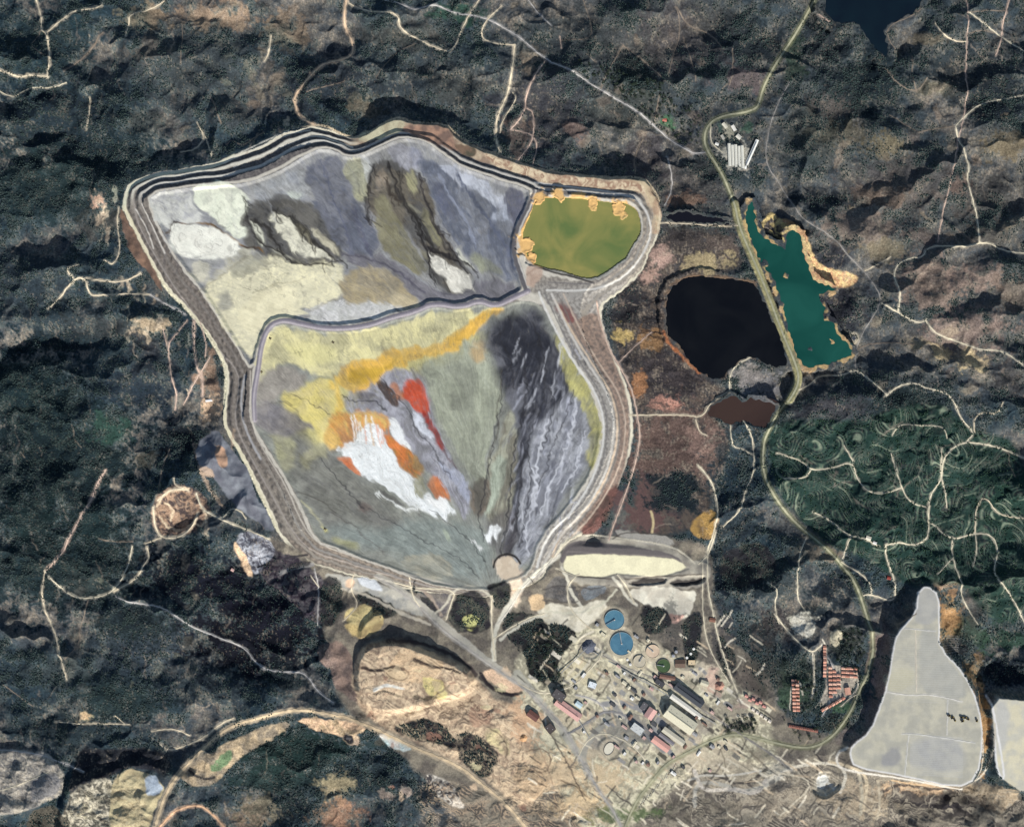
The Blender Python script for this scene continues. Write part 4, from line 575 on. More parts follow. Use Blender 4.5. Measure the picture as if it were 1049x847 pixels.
# ------------------------------------------------------------------ lakes: carved beds, level water sheets
def obj(name, me, mat=None, parent=None):
    o = bpy.data.objects.new(name, me)
    if mat is not None and len(me.materials) == 0: me.materials.append(mat)
    C.objects.link(o)
    if parent: o.parent = parent
    return o
def sample(x, y):
    x = np.atleast_1d(np.asarray(x, float)); y = np.atleast_1d(np.asarray(y, float))
    fx = np.interp(x, ax, np.arange(NX)); fy = np.interp(y, ay, np.arange(NY))
    i = np.clip(fx.astype(int), 0, NX - 2); j = np.clip(fy.astype(int), 0, NY - 2); u = fx - i; v = fy - j
    return (H[j, i] * (1 - u) + H[j, i + 1] * u) * (1 - v) + (H[j + 1, i] * (1 - u) + H[j + 1, i + 1] * u) * v
def principled(name, base=(.5,.5,.5), rough_=.8, spec=.3, var=0.0, scale=.3, metallic=0):
    m = bpy.data.materials.new(name); m.use_nodes = True; nt = m.node_tree; bs = nt.nodes['Principled BSDF']
    bs.inputs['Base Color'].default_value = (*base, 1); bs.inputs['Roughness'].default_value = rough_; bs.inputs['Specular IOR Level'].default_value = spec; bs.inputs['Metallic'].default_value = metallic
    if var:
        tc = nt.nodes.new('ShaderNodeTexCoord'); nz = nt.nodes.new('ShaderNodeTexNoise'); nz.inputs['Scale'].default_value = scale; nz.inputs['Detail'].default_value = 4
        mr = nt.nodes.new('ShaderNodeMapRange'); mr.inputs[1].default_value = .3; mr.inputs[2].default_value = .7; mr.inputs[3].default_value = 1 - var; mr.inputs[4].default_value = 1 + var
        mx = nt.nodes.new('ShaderNodeMix'); mx.data_type = 'RGBA'; mx.blend_type = 'MULTIPLY'; mx.inputs[0].default_value = 1; mx.inputs[6].default_value = (*base, 1)
        nt.links.new(tc.outputs['Object'], nz.inputs['Vector']); nt.links.new(nz.outputs[0], mr.inputs[0]); nt.links.new(mr.outputs[0], mx.inputs[7]); nt.links.new(mx.outputs[2], bs.inputs['Base Color'])
    return m
def water_mat(name, c1, c2, c3=None, scale=.006, rough_=.12):
    m = bpy.data.materials.new(name); m.use_nodes = True; nt = m.node_tree; bs = nt.nodes['Principled BSDF']
    tc = nt.nodes.new('ShaderNodeTexCoord'); nz = nt.nodes.new('ShaderNodeTexNoise'); nz.inputs['Scale'].default_value = scale; nz.inputs['Detail'].default_value = 5; nz.inputs['Distortion'].default_value = .8
    cr = nt.nodes.new('ShaderNodeValToRGB'); cr.color_ramp.elements[0].position = .35; cr.color_ramp.elements[0].color = (*lin(c1), 1); cr.color_ramp.elements[1].position = .65; cr.color_ramp.elements[1].color = (*lin(c2), 1)
    nt.links.new(tc.outputs['Object'], nz.inputs['Vector']); nt.links.new(nz.outputs[0], cr.inputs[0]); nt.links.new(cr.outputs[0], bs.inputs['Base Color'])
    bs.inputs['Roughness'].default_value = rough_; bs.inputs['Specular IOR Level'].default_value = .3
    n2 = nt.nodes.new('ShaderNodeTexNoise'); n2.inputs['Scale'].default_value = .25; bp = nt.nodes.new('ShaderNodeBump'); bp.inputs['Strength'].default_value = .05
    nt.links.new(tc.outputs['Object'], n2.inputs['Vector']); nt.links.new(n2.outputs[0], bp.inputs['Height']); nt.links.new(bp.outputs[0], bs.inputs['Normal'])
    return m
WATERS = []
def lake(name, pts, z, c1, c2, rim=1.5, depth=4, warp=(1.8, 1.6), bank=8, islands=(), ext=3):
    w, d = sdf(pts, bank + 6, warp, 1)
    for ix, iy, r in islands:
        q = np.sqrt((X[w] - ix + 2.5 * warpF[0][w] + fine[w]) ** 2 + (Y[w] - iy + 2.5 * warpF[1][w]) ** 2) - r; H[w] = np.where(q < 3, z + 1.2, H[w]); d = np.maximum(d, -q)
    a = 1 - sstep(0, bank, d)
    H[w] = np.where(d > bank, H[w], np.where(d > 0, np.maximum(H[w] * (1 - a) + (z + rim) * a, z + .5 + .12 * d - 1.6 * np.clip(d - ext - 2.5, 0, 99)), z - depth * sstep(0, 2.5, -d) + .2))
    forest[w] *= (d > .8); rough[w] = np.where(d < 1.5, .05, rough[w]); REG[w] = np.where((d < 0) & (REG[w] == 4), 4, REG[w])
    p = chaikin(pts, 1); c = p.mean(0); A = 0
    # offset outward so the sheet runs under the bank
    nx = np.roll(p, -1, 0) - np.roll(p, 1, 0); n = np.stack([nx[:, 1], -nx[:, 0]], 1); n /= np.linalg.norm(n, axis=1)[:, None] + 1e-9
    s = np.sum(p[:, 0] * np.roll(p[:, 1], -1) - np.roll(p[:, 0], -1) * p[:, 1]); n *= 1 if s > 0 else -1
    q = p + n * ext
    WATERS.append((name, q, z, water_mat(name + '_water', c1, c2)))
lake('acid_pond', POND, 33, (92,108,62), (138,132,76), warp=(.6,.8), bank=3, rim=4, islands=((633,215,6.5),(638,221,4),(606,210,4.5),(608,215,2.5),(574,202,5),(552,203,6),(538,252,8),(545,265,5)), ext=2)
lake('black_lake', BLACK, -10, (9,10,13), (16,17,19))
lake('green_reservoir', GREEN, -9, (16,62,54), (26,76,66), bank=5, islands=((806,283,2.2),(830,358,2),(853,350,2.5),(783,270,3)))
lake('brown_pond', BROWN, -10, (50,38,34), (60,46,40), bank=4)
lake('northern_lake', NORTHLAKE, -14, (10,20,30), (14,28,36), bank=10)
for pts, z, c in (([(680,219),(700,217),(735,223),(750,227),(735,229),(700,228),(686,227)], -6, (20,20,26)),):
    lake('drainage_pond', pts, z, c, c, bank=3, depth=3)
fill([(562,204),(585,203),(588,210),(570,212)], (218,178,104), fo=0); 
for x_, y_, r_ in ((634,216,11),(606,211,8),(572,204,9),(552,204,9),(540,250,12),(547,262,9),(592,204,8)): blob(x_, y_, r_, r_, (222,176,104), .95, 0)

# ------------------------------------------------------------------ roads and tracks
PALE = (206,196,170); CRM = (208,194,166); PNK = (192,168,150); GRY = (176,172,166); FNT = (130,118,104)
ROADS = []
def rd(name, label, pts, w, c, fw=1.5, al=.9, mesh=True): ROADS.append((name, label, pts, w, c, mesh)); stroke(pts, w * fw * .85, c, f=.9, alpha=al * .55, warp=(1.1, .6), ro=.0, fo=0); 
A461 = [(838,-12),(835,0),(828,13),(813,39),(795,65),(784,86),(779,104),(775,111),(762,115),(744,117),(729,123),(722,136),(724,152),(740,177),(753,208),(757,231),(769,259),(785,296),(802,342),(817,376),(819,392),(810,409),(797,424),(787,441),(782,464),(784,490),(795,511),(818,537),(836,552),(859,573),(876,594),(885,615),(892,638),(897,656),(896,679),(888,701),(876,723),(866,740),(852,757),(831,767),(805,764),(779,757),(754,752),(733,757),(702,772),(681,783),(665,804),(650,824),(636,860)]
# causeway carrying the road between the two lakes
w = window(np.array(A461[14:22], float), 6); dd = seg_dist(X[w], Y[w], chaikin(A461[14:22], 2, False), False); aa = 1 - sstep(2.6, 5, dd); H[w] = np.where((dd < 5), np.maximum(H[w], -7 * aa + -16 * (1 - aa)), H[w]); forest[w] *= dd > 5; mixin(w, (170,160,110), 1 - sstep(3, 5, dd), (120,116,86))
T = [
 ([(32,-5),(39,16),(39,29),(46,33),(48,47),(51,60),(48,78)],2.4,CRM),([(46,32),(52,26),(78,10),(103,8),(104,-5)],2.4,CRM),([(-5,70),(8,74),(16,78),(31,77),(48,78)],2.6,CRM),([(-5,91),(10,98),(25,89),(52,89),(67,84)],1,PALE),
 ([(104,32),(93,44),(86,55),(75,64),(65,72)],2.4,FNT),([(90,99),(90,114),(86,131)],1.4,CRM),([(127,36),(130,21),(131,13),(150,7),(166,-2)],1.6,CRM),([(184,23),(185,45),(184,65)],.9,FNT),([(200,125),(208,138),(200,151),(182,154)],1.6,CRM),([(208,138),(213,150),(217,160)],1.5,CRM),([(215,99),(221,109),(227,127)],1.4,FNT),([(232,148),(236,142),(249,150),(260,140),(270,135)],1.3,FNT),([(39,29),(32,40),(30,47),(45,56)],.9,FNT),
 ([(355,-5),(350,23),(360,39),(361,55),(346,61),(330,62),(322,75),(302,96),(300,103),(306,120),(322,128)],3.2,(212,184,152)),([(356,1),(379,12),(408,13),(409,29),(429,40),(450,49),(464,53),(475,23),(491,-3)],2.2,CRM),
 ([(392,-3),(416,5),(426,10),(439,4),(450,5),(465,13),(483,14),(501,18),(520,28),(536,39),(559,60),(585,73),(616,91),(637,103),(658,116),(676,132),(702,151),(712,156),(723,155)],1.9,GRY),([(514,3),(496,21),(492,36),(501,42),(527,44)],2,CRM),([(527,45),(525,70),(520,96),(508,119),(508,145),(513,156)],3,CRM),([(525,93),(530,100),(514,122),(512,135)],1.3,CRM),([(353,82),(312,96)],.9,FNT),([(385,78),(405,52),(426,44)],.8,FNT),([(276,34),(274,52),(269,61)],2.2,CRM),
 ([(559,61),(546,80),(538,99),(539,109),(530,125),(520,134)],2,PNK),([(539,109),(547,112),(547,138),(541,151),(528,168)],1.5,PNK),([(547,140),(551,148),(546,168)],1.1,PNK),([(520,132),(535,133),(547,138)],1.2,PNK),([(541,-3),(554,14),(565,25)],1.1,GRY),([(598,-3),(606,23),(606,40),(575,39)],.9,FNT),([(574,35),(575,48)],1.2,PNK),([(639,44),(629,62),(619,80),(616,90)],1.4,FNT),([(639,44),(660,60),(678,78)],1.8,FNT),([(694,5),(699,31),(691,52),(686,73)],1,FNT),([(701,35),(709,60),(713,83)],.9,FNT),([(694,5),(707,26),(728,29),(741,49)],1.8,FNT),([(751,49),(751,73),(747,88)],.9,FNT),([(660,140),(650,161),(651,176)],1.6,FNT),([(684,158),(690,182),(689,195),(681,210)],1.2,GRY),([(676,96),(671,122)],1.2,FNT),([(729,125),(728,145),(741,156)],1.3,PALE),
 ([(810,83),(798,104),(789,130),(784,158),(789,174),(798,182),(808,200),(823,226),(857,244),(867,259),(888,277),(901,296),(905,309),(893,329),(880,355),(878,376)],1.2,(140,136,130)),
 ([(992,-4),(993,52),(992,104),(987,130),(976,177),(968,220),(965,246)],1.1,PNK),([(1037,-4),(1031,16),(1030,36),(1023,55)],1.7,PNK),([(994,12),(1010,23),(1028,34),(1055,54)],1.6,PALE),([(994,12),(1033,9)],.9,FNT),([(992,34),(1007,29),(1023,31)],1,FNT),([(1055,96),(1028,101),(1005,105),(987,121),(981,128)],1.8,PALE),([(981,128),(987,148),(996,169),(992,182),(1000,208),(1004,222),(1004,248)],1.7,PALE),([(909,69),(919,83),(940,95),(950,80)],1.4,FNT),([(935,57),(935,80),(940,93)],.9,FNT),([(943,134),(961,130),(981,128)],1,FNT),([(945,8),(935,16),(909,26),(911,42),(922,53)],1,FNT),([(958,23),(966,36),(979,41),(992,41)],1.6,CRM),([(914,117),(940,132)],.9,FNT),([(839,14),(850,22)],1.6,PNK),
 ([(676,229),(686,228),(743,232),(756,231)],1.6,CRM),([(634,371),(650,355),(668,340)],1.3,PNK),([(611,309),(616,335),(624,358),(634,374),(647,397),(653,425),(656,446),(652,472),(642,503),(629,537),(624,552)],2.2,PNK),([(645,425),(702,425),(720,428),(728,412),(748,400),(754,403)],1.7,CRM),([(748,400),(748,381),(759,371),(769,366)],1.8,PALE),
 ([(905,310),(922,320),(943,331),(950,328)],1.7,PALE),([(922,320),(922,298),(917,283),(921,270),(935,263),(948,263),(953,253),(966,250),(987,253),(1002,249),(1015,248),(1031,257),(1055,259)],1.7,PALE),([(950,328),(961,342),(981,348),(1007,359),(1023,358),(1039,366),(1055,378)],1.7,PALE),([(819,400),(831,394),(841,384),(865,385),(878,377),(893,390),(909,405)],1.7,PALE),([(906,407),(922,394),(940,392),(948,397),(971,402),(981,415),(987,430),(1002,443),(993,452)],1.7,PALE),([(983,233),(1002,249)],.9,FNT),([(1002,443),(1000,430),(1007,422),(1022,425),(1028,412)],1.2,CRM),([(888,277),(905,268),(915,262)],1.4,CRM),([(880,358),(892,352),(915,350),(940,352)],1.3,FNT),
 ([(1055,470),(1028,458),(993,452),(974,459),(966,472),(968,490),(955,508),(954,524),(955,542),(950,555),(935,559),(922,555),(907,558)],1.9,PALE),([(907,558),(909,573),(919,594),(920,615),(914,617),(896,610),(886,611)],1.7,PALE),([(863,576),(891,593),(896,609)],1.4,PALE),([(836,525),(854,534),(870,549),(883,550),(901,560)],1.5,PALE),([(872,550),(865,573)],1.4,PALE),([(797,464),(823,472),(831,482),(852,480),(875,473),(878,487),(888,503),(904,507),(924,500)],1.4,PALE),([(865,456),(875,473)],1.2,PALE),([(804,490),(826,490),(831,482)],1.2,PALE),([(914,465),(924,500),(935,516),(952,520)],1.4,PALE),([(914,446),(922,434),(945,436),(966,436),(971,449)],1.2,PALE),([(965,459),(965,487),(971,500),(974,521)],1.4,PALE),([(958,537),(979,555),(1002,547),(1020,548),(1027,565),(1018,589),(1036,607),(1055,640)],1.6,PALE),([(979,555),(979,576),(987,597),(987,612),(1005,640)],1.4,PALE),([(1003,547),(1002,524),(1010,506),(1026,529),(1055,532)],1.3,CRM),([(1003,547),(1005,565),(1001,581)],1.1,PALE),([(979,572),(962,588)],1.2,PALE),([(828,552),(818,571),(818,612),(826,625)],1.3,PALE),([(787,597),(798,604),(795,622),(800,640)],1.3,PALE),
 ([(715,476),(725,487),(733,500),(737,524),(730,552),(725,565),(725,602),(730,625),(735,650),(748,690),(756,710)],2,PALE),([(720,576),(720,640),(730,672),(748,700)],1.3,PALE),([(741,541),(761,521),(764,503),(773,487),(774,467),(772,446),(761,430)],1.3,PALE),([(713,430),(717,443),(725,446)],1.4,CRM),([(748,430),(750,457),(762,460),(774,467)],1.1,PALE),
 ([(106,481),(96,498),(91,516),(80,532),(67,555),(62,568),(44,586)],2.8,PNK),([(43,586),(39,617),(48,640),(56,656),(61,676),(67,697)],2.1,CRM),([(43,586),(67,612),(88,615),(114,608),(127,586),(132,560)],2,PALE),([(114,607),(138,594),(145,578),(150,573),(147,562)],2.2,CRM),([(116,612),(140,619),(166,621),(182,631),(200,646),(234,657),(252,667),(260,679),(278,688),(307,688),(317,694),(325,707),(343,718)],1.7,(180,176,170)),([(87,615),(84,632),(78,643),(79,661),(65,676)],1.3,FNT),([(145,558),(161,552)],1.8,CRM),([(98,552),(115,556),(133,556)],1.1,FNT),
 ([(161,513),(172,503),(182,500),(193,502)],2,CRM),([(156,519),(156,542),(161,552),(182,552),(197,539),(201,526)],2.6,CRM),([(200,505),(203,515),(208,524),(234,536),(260,547),(275,553)],2,PALE),([(179,489),(179,497),(192,501)],1.4,CRM),([(228,530),(236,520),(246,524),(250,532)],1.2,PALE),([(162,505),(164,480),(172,460)],1.3,FNT),
 ([(122,212),(118,231),(122,257),(114,272),(106,266)],1.7,CRM),([(47,316),(75,285),(88,285),(90,301),(96,303),(135,300),(151,301)],2,CRM),([(75,285),(68,276),(80,271)],1.7,CRM),([(88,285),(122,290),(142,279)],1.9,CRM),([(192,328),(182,340),(170,353),(174,381),(179,402),(175,420)],1.6,PNK),([(166,337),(170,353)],1.3,PNK),([(199,329),(199,371),(208,389),(205,405)],3,PNK),([(215,366),(195,397),(184,415)],1.5,PNK),([(151,301),(170,312),(190,322)],2.4,GRY),([(205,330),(212,350),(210,365)],1.3,PNK),
 ([(156,860),(166,819),(182,793),(205,770),(228,749),(249,739),(276,731),(299,726),(333,727),(369,739),(395,752),(426,767),(468,783),(494,804),(520,825),(540,850)],5,(196,176,144)),([(161,850),(177,832),(192,827),(208,828),(228,850)],3.4,(206,168,134)),([(161,765),(171,772),(184,768),(208,757),(226,741),(240,735)],2.8,CRM),([(52,741),(90,743),(130,744)],1.3,CRM),([(115,735),(125,744)],1.2,CRM),([(152,752),(175,748),(192,756)],1.8,CRM),([(0,703),(20,717),(31,725)],1.0,FNT),([(86,790),(60,778),(30,770),(-5,770)],1.6,GRY),([(50,790),(25,802),(-5,812)],1.4,PALE),
 ([(385,590),(408,604),(430,622),(452,645),(488,672),(520,694),(541,708),(559,726),(582,752),(593,775),(612,808),(629,832),(640,855)],4,(158,154,146)),([(404,596),(425,602),(468,602),(462,618),(457,635)],1.8,PALE),([(504,610),(503,640),(507,676)],2.4,PALE),([(572,568),(560,580),(536,599),(524,622),(510,640)],2.8,(206,200,184)),([(506,655),(520,645),(543,632),(558,629)],2,PALE),([(420,590),(422,610),(430,622)],1.5,PALE),([(570,582),(588,590),(594,588)],1.6,PALE),([(590,590),(580,602),(584,625),(600,640)],2,PALE),([(632,588),(642,600),(650,618)],2.2,PALE),([(716,578),(728,568),(734,545)],2.2,PALE),
 ([(322,582),(326,600),(326,640)],1.4,GRY),([(362,588),(358,606),(368,620),(352,636)],1.4,CRM),([(318,590),(326,602)],1.2,PALE),([(530,700),(555,712),(575,708),(592,700),(603,688),(618,672),(614,660)],2,PALE),([(618,672),(640,684),(665,693),(690,705),(720,728),(752,748)],2,(150,144,134)),([(582,752),(600,742),(620,728),(640,732),(660,745),(685,768)],3.6,(136,134,132)),([(620,728),(612,718),(590,712)],2.2,GRY),([(640,732),(632,715),(625,690)],1.8,PALE),([(593,775),(600,760),(618,750),(640,758),(660,775),(665,790)],1.6,PALE),([(795,630),(806,644),(822,662),(834,670),(844,662)],1.7,PALE),([(836,672),(836,690),(832,715)],1.3,PALE),([(844,662),(855,684),(862,700),(850,722),(842,735)],1.3,GRY),([(883,712),(872,716),(862,724)],1.5,PALE),([(752,748),(770,760),(790,772),(812,790)],2.4,(130,126,120)),
 ([(938,628),(920,640)],1.2,FNT),([(937,644),(938,708)],1.2,(206,196,176)),([(908,708),(935,712),(945,710),(970,714),(985,718)],1.3,(214,210,200)),([(926,643),(958,646)],1.0,(206,204,196)),([(970,716),(969,752)],1.0,(206,204,196)),([(923,751),(931,750),(968,755),(998,760)],1.1,(206,204,196)),([(930,752),(926,793)],1.1,(206,204,196)),
]
NAMES = {CRM: 'dirt_track', PALE: 'gravel_track', PNK: 'dirt_track', GRY: 'gravel_road', FNT: 'footpath'}
for pts, wd, c in T: rd(NAMES.get(c, 'haul_road'), None, pts, wd, c)
stroke(A461, 5.6, (116,118,84), f=1.6, alpha=.6, warp=(.5,.3), ro=0, fo=0); ROADS.append(('main_road', None, A461, 2.6, (156,154,128), True))
# random faint erosion lines and bare gullies on the hills
for k in range(420):
    x0 = rng.uniform(-10, 1060); y0 = rng.uniform(-10, 855)
    j = np.searchsorted(ay, y0); i = np.searchsorted(ax, x0)
    if DO[j, i] < 8 or (x0 > 560 and y0 > 540) or (x0 > 340 and y0 > 600): continue
    L = rng.uniform(6, 26); an = rng.uniform(1.0, 2.2) if x0 < 420 else rng.uniform(0, 3.1)
    stroke([(x0 + L * s * math.cos(an) + rng.uniform(-3, 3), y0 + L * s * math.sin(an) + rng.uniform(-2, 2)) for s in (0, .35, .7, 1)], rng.uniform(.7, 1.6), random.choice([(132,120,106),(150,136,118),(108,100,92)]), alpha=rng.uniform(.25, .6), f=.8, warp=(1.5,.5))

# ------------------------------------------------------------------ small relief last, quiet where the ground is worked
forest = np.clip(forest, 0, 1)
f3 = noise(X / 1.7, Y / 1.7, 90); spk = sstep(.25, .6, f3 * .6 + .6 * noise(X / 2.3, Y / 4.2, 95) + .5 * mid) * np.clip(rough * 1.2 - .3, 0, 1) * .45 * (1 - .6 * np.clip(forest, 0, 1)) * (DO > 2)
mixin((slice(0, NY), slice(0, NX)), (150,136,116), spk); f4 = noise(X / 3.1, Y / 3.1, 91)
core = (X > -26) & (X < 1076) & (Y > -26) & (Y < 873)
H += np.where(core, rough * (.8 * f4 + (0.5 + 1.1 * forest) * f3), 0).astype(np.float32)
col = col * .9 + .1 * col.mean(axis=2, keepdims=True)
col *= (1 - .15 * (forest * np.clip(.5 + f3 * 1.2, 0, 1)))[..., None]

for cx_, cy_, r_ in ((629.5,635,12.5),(637,659.5,14.5),(669,667.5,8.5),(655.5,678,8),(680,682.5,8.5),(624,767,9),(877,346,4)):
    w = window(np.array([[cx_, cy_]]), r_ + 5); dd = np.hypot(X[w] - cx_, Y[w] - cy_); aa = 1 - sstep(r_, r_ + 4, dd); H[w] = H[w] * (1 - aa) + (float(np.median(H[w])) + 1) * aa; mixin(w, (176,166,144), (aa * .6).astype(np.float32))
# ------------------------------------------------------------------ ground meshes
def ground_mat(name, grain):
    m = bpy.data.materials.new(name); m.use_nodes = True; nt = m.node_tree; bs = nt.nodes['Principled BSDF']
    at = nt.nodes.new('ShaderNodeAttribute'); at.attribute_name = 'Col'
    geo = nt.nodes.new('ShaderNodeNewGeometry')
    out = at.outputs['Color']
    for sc, lo, hi, det in grain:
        nz = nt.nodes.new('ShaderNodeTexNoise'); nz.inputs['Scale'].default_value = sc; nz.inputs['Detail'].default_value = det
        mr = nt.nodes.new('ShaderNodeMapRange'); mr.inputs[1].default_value = .3; mr.inputs[2].default_value = .7; mr.inputs[3].default_value = lo; mr.inputs[4].default_value = hi
        mx = nt.nodes.new('ShaderNodeMix'); mx.data_type = 'RGBA'; mx.blend_type = 'MULTIPLY'; nt.links.new(at.outputs['Alpha'], mx.inputs[0])
        nt.links.new(geo.outputs['Position'], nz.inputs['Vector']); nt.links.new(nz.outputs[0], mr.inputs[0]); nt.links.new(out, mx.inputs[6]); nt.links.new(mr.outputs[0], mx.inputs[7]); out = mx.outputs[2]
    nt.links.new(out, bs.inputs['Base Color']); bs.inputs['Roughness'].default_value = .95; bs.inputs['Specular IOR Level'].default_value = .1
    return m
GM = ground_mat('ground_soil', ((.03, .84, 1.18, 3), (.14, .68, 1.4, 3), (.5, .72, 1.34, 2))); TM = ground_mat('tailings_mud', ((.03, .7, 1.3, 5), (.2, .75, 1.25, 3))); DM = ground_mat('dam_rockfill', ((.06, .5, 1.5, 3), (.3, .4, 1.6, 3)))
fr = REG[:-1, :-1]
VX = WX(X).astype(np.float32); VY = WY(Y).astype(np.float32)
def grid_mesh(name, facemask, mat):
    jj, ii = np.nonzero(facemask)
    v00 = jj * NX + ii; quad = np.stack([v00, v00 + NX, v00 + NX + 1, v00 + 1], 1)
    used, inv = np.unique(quad.ravel(), return_inverse=True)
    me = bpy.data.meshes.new(name); n = len(used); q = len(quad)
    me.vertices.add(n); me.vertices.foreach_set('co', np.stack([VX.ravel()[used], VY.ravel()[used], H.ravel()[used]], 1).astype(np.float32).ravel())
    me.loops.add(q * 4); me.loops.foreach_set('vertex_index', inv.astype(np.int32).ravel())
    me.polygons.add(q); me.polygons.foreach_set('loop_start', np.arange(0, q * 4, 4, dtype=np.int32)); me.polygons.foreach_set('loop_total', np.full(q, 4, np.int32))
    me.update(calc_edges=True)
    me.polygons.foreach_set('use_smooth', np.ones(q, bool))
    at = me.attributes.new('Col', 'FLOAT_COLOR', 'POINT')
    c = np.ones((n, 4), np.float32); c[:, 3] = np.clip(rough.ravel()[used] * 1.1, .18, 1); c[:, :3] = np.clip(col.reshape(-1, 3)[used] * .92, 0, 1); at.data.foreach_set('color', c.ravel())
    me.materials.append(mat)
    return obj(name, me)
g = grid_mesh('ground', (fr == 0), GM); g['kind'] = 'structure'
for nm, k in (('northern_tailings', 1), ('southern_tailings', 2), ('pond_bed', 4), ('heap_ground', 5), ('spoil_ground', 6)):
    o = grid_mesh(nm, fr == k, TM); o['kind'] = 'structure'
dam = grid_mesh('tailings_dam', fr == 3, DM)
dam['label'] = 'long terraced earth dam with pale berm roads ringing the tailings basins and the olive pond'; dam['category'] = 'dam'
for name, q, z, mat in WATERS:
    me = bpy.data.meshes.new(name); me.from_pydata([(WX(a[0]), WY(a[1]), z) for a in q], [], [list(range(len(q)))]); me.validate()
    import bmesh
    bm = bmesh.new(); bm.from_mesh(me); bmesh.ops.triangulate(bm, faces=bm.faces); bmesh.ops.recalc_face_normals(bm, faces=bm.faces)
    for f in bm.faces:
        if f.normal.z < 0: f.normal_flip()
    bm.to_mesh(me); bm.free()
    o = obj(name, me, mat); o['kind'] = 'structure'

# ------------------------------------------------------------------ road ribbons
RM = {}
def road_mat(c):
    if c not in RM: RM[c] = principled('track_surface', tuple(lin(c) * .92), .95, .1, .18, .05)
    return RM[c]
def ribbon(name, pts, wd, c, lift=.8):
    p = chaikin(pts, 2, False)
    seg = np.linalg.norm(np.diff(p, axis=0), axis=1); s = np.concatenate([[0], np.cumsum(seg)]); n = max(3, int(s[-1] / 1.1))
    u = np.linspace(0, s[-1], n); px = np.interp(u, s, p[:, 0]); py = np.interp(u, s, p[:, 1])
    if name != 'main_road':
        px = px + .35 * noise(px / 4, py / 4, 5); py = py + .35 * noise(px / 4, py / 4, 6)
    tx = np.gradient(px); ty = np.gradient(py); L = np.hypot(tx, ty) + 1e-9; nx = -ty / L; ny = tx / L
    wv = wd * (.38 + (.22 * noise(u / 5, u * 0 + len(pts), 9) if name != 'main_road' else 0.0))
    K = (-1, -.5, 0, .5, 1); vs_ = []
    for k in K:
        x = px + nx * wv * k; y = py + ny * wv * k; z = sample(x, y) + lift; vs_.append(np.stack([WX(x), WY(y), z], 1))
    co = np.stack(vs_, 1).reshape(-1, 3); F = []
    for i in range(n - 1):
        for k in range(len(K) - 1): F.append((i * 5 + k, i * 5 + k + 1, i * 5 + k + 6, i * 5 + k + 5))
    me = bpy.data.meshes.new(name); me.from_pydata(co.tolist(), [], F); me.polygons.foreach_set('use_smooth', [True] * len(F)); me.update()
    o = obj(name, me, road_mat(c)); o['kind'] = 'structure'; return o
for name, label, pts, wd, c, mesh in ROADS: ribbon(name, pts, wd * (1 if name == 'main_road' else .66), c)

# ------------------------------------------------------------------ woodland (uncountable crowns)
def interp_field(F, x, y):
    i = np.clip(np.searchsorted(ax, x), 0, NX - 1); j = np.clip(np.searchsorted(ay, y), 0, NY - 1); return F[j, i]
def crowns(name, n, acc, rmin, rmax, c1, c2):
    x = rng.uniform(-22, 1072, n * 6); y = rng.uniform(-22, 868, n * 6); p = acc(x, y); k = rng.rand(len(x)) < p
    x = x[k][:n]; y = y[k][:n]; m = len(x); z = sample(x, y); r = rng.uniform(rmin, rmax, m)
    base = np.array([(0,0,1),(1,0,.1),(.31,.95,.2),(-.81,.59,0),(-.81,-.59,.15),(.31,-.95,.05),(.2,.1,-.9)], float)
    F = []
    for a in range(5): b_ = (a + 1) % 5; F += [(0, 1 + a, 1 + b_), (6, 1 + b_, 1 + a)]
    F = np.array(F)
    V = base[None] * (1 + rng.uniform(-.3, .3, (m, 7, 1))); th = rng.uniform(0, 6.28, m); ct = np.cos(th)[:, None]; st = np.sin(th)[:, None]
    vx = (V[..., 0] * ct - V[..., 1] * st) * r[:, None] + WX(x)[:, None]; vy = (V[..., 0] * st + V[..., 1] * ct) * r[:, None] + WY(y)[:, None]; vz = V[..., 2] * r[:, None] * 1.0 + z[:, None] + r[:, None] * .6
    co = np.stack([vx, vy, vz], 2).reshape(-1, 3).astype(np.float32); idx = (F[None] + (np.arange(m) * 7)[:, None, None]).reshape(-1, 3)
    me = bpy.data.meshes.new(name); me.vertices.add(len(co)); me.vertices.foreach_set('co', co.ravel()); q = len(idx)
    me.loops.add(q * 3); me.loops.foreach_set('vertex_index', idx.astype(np.int32).ravel()); me.polygons.add(q); me.polygons.foreach_set('loop_start', np.arange(0, q * 3, 3, dtype=np.int32)); me.polygons.foreach_set('loop_total', np.full(q, 3, np.int32)); me.update(calc_edges=True)
    t_ = rng.rand(m, 1); c = lin(c1) * (1 - t_) + lin(c2) * t_; c = np.repeat(np.concatenate([c, np.ones((m, 1))], 1), 7, 0).astype(np.float32)
    at = me.attributes.new('Col', 'FLOAT_COLOR', 'POINT'); at.data.foreach_set('color', c.ravel())
    o = obj(name, me, LEAF); o['kind'] = 'stuff'; return o
LEAF = ground_mat('foliage', ((.3, .7, 1.3, 2),))
inpl = np.zeros((NY, NX), bool); w, d = sdf(PLANT, 6); inpl[w] = d < 0
inhp = (REG != 0)
crowns('woodland', 210000, lambda x, y: np.where(interp_field(inhp | inpl, x, y), 0, np.clip(interp_field(forest, x, y) * 1.2 - .3, 0, .8) * np.clip(.5 + interp_field(mid, x, y) * 1.4, .1, 1)), 1.4, 3.0, (40,54,54), (66,80,76))
crowns('plantation', 42000, lambda x, y: np.where(interp_field(inpl, x, y), (interp_field(PHG, x, y) < .5) * np.clip(.2 + interp_field(forest, x, y) * 3, 0, 1), 0), 1.8, 3.2, (36,54,46), (60,84,64))

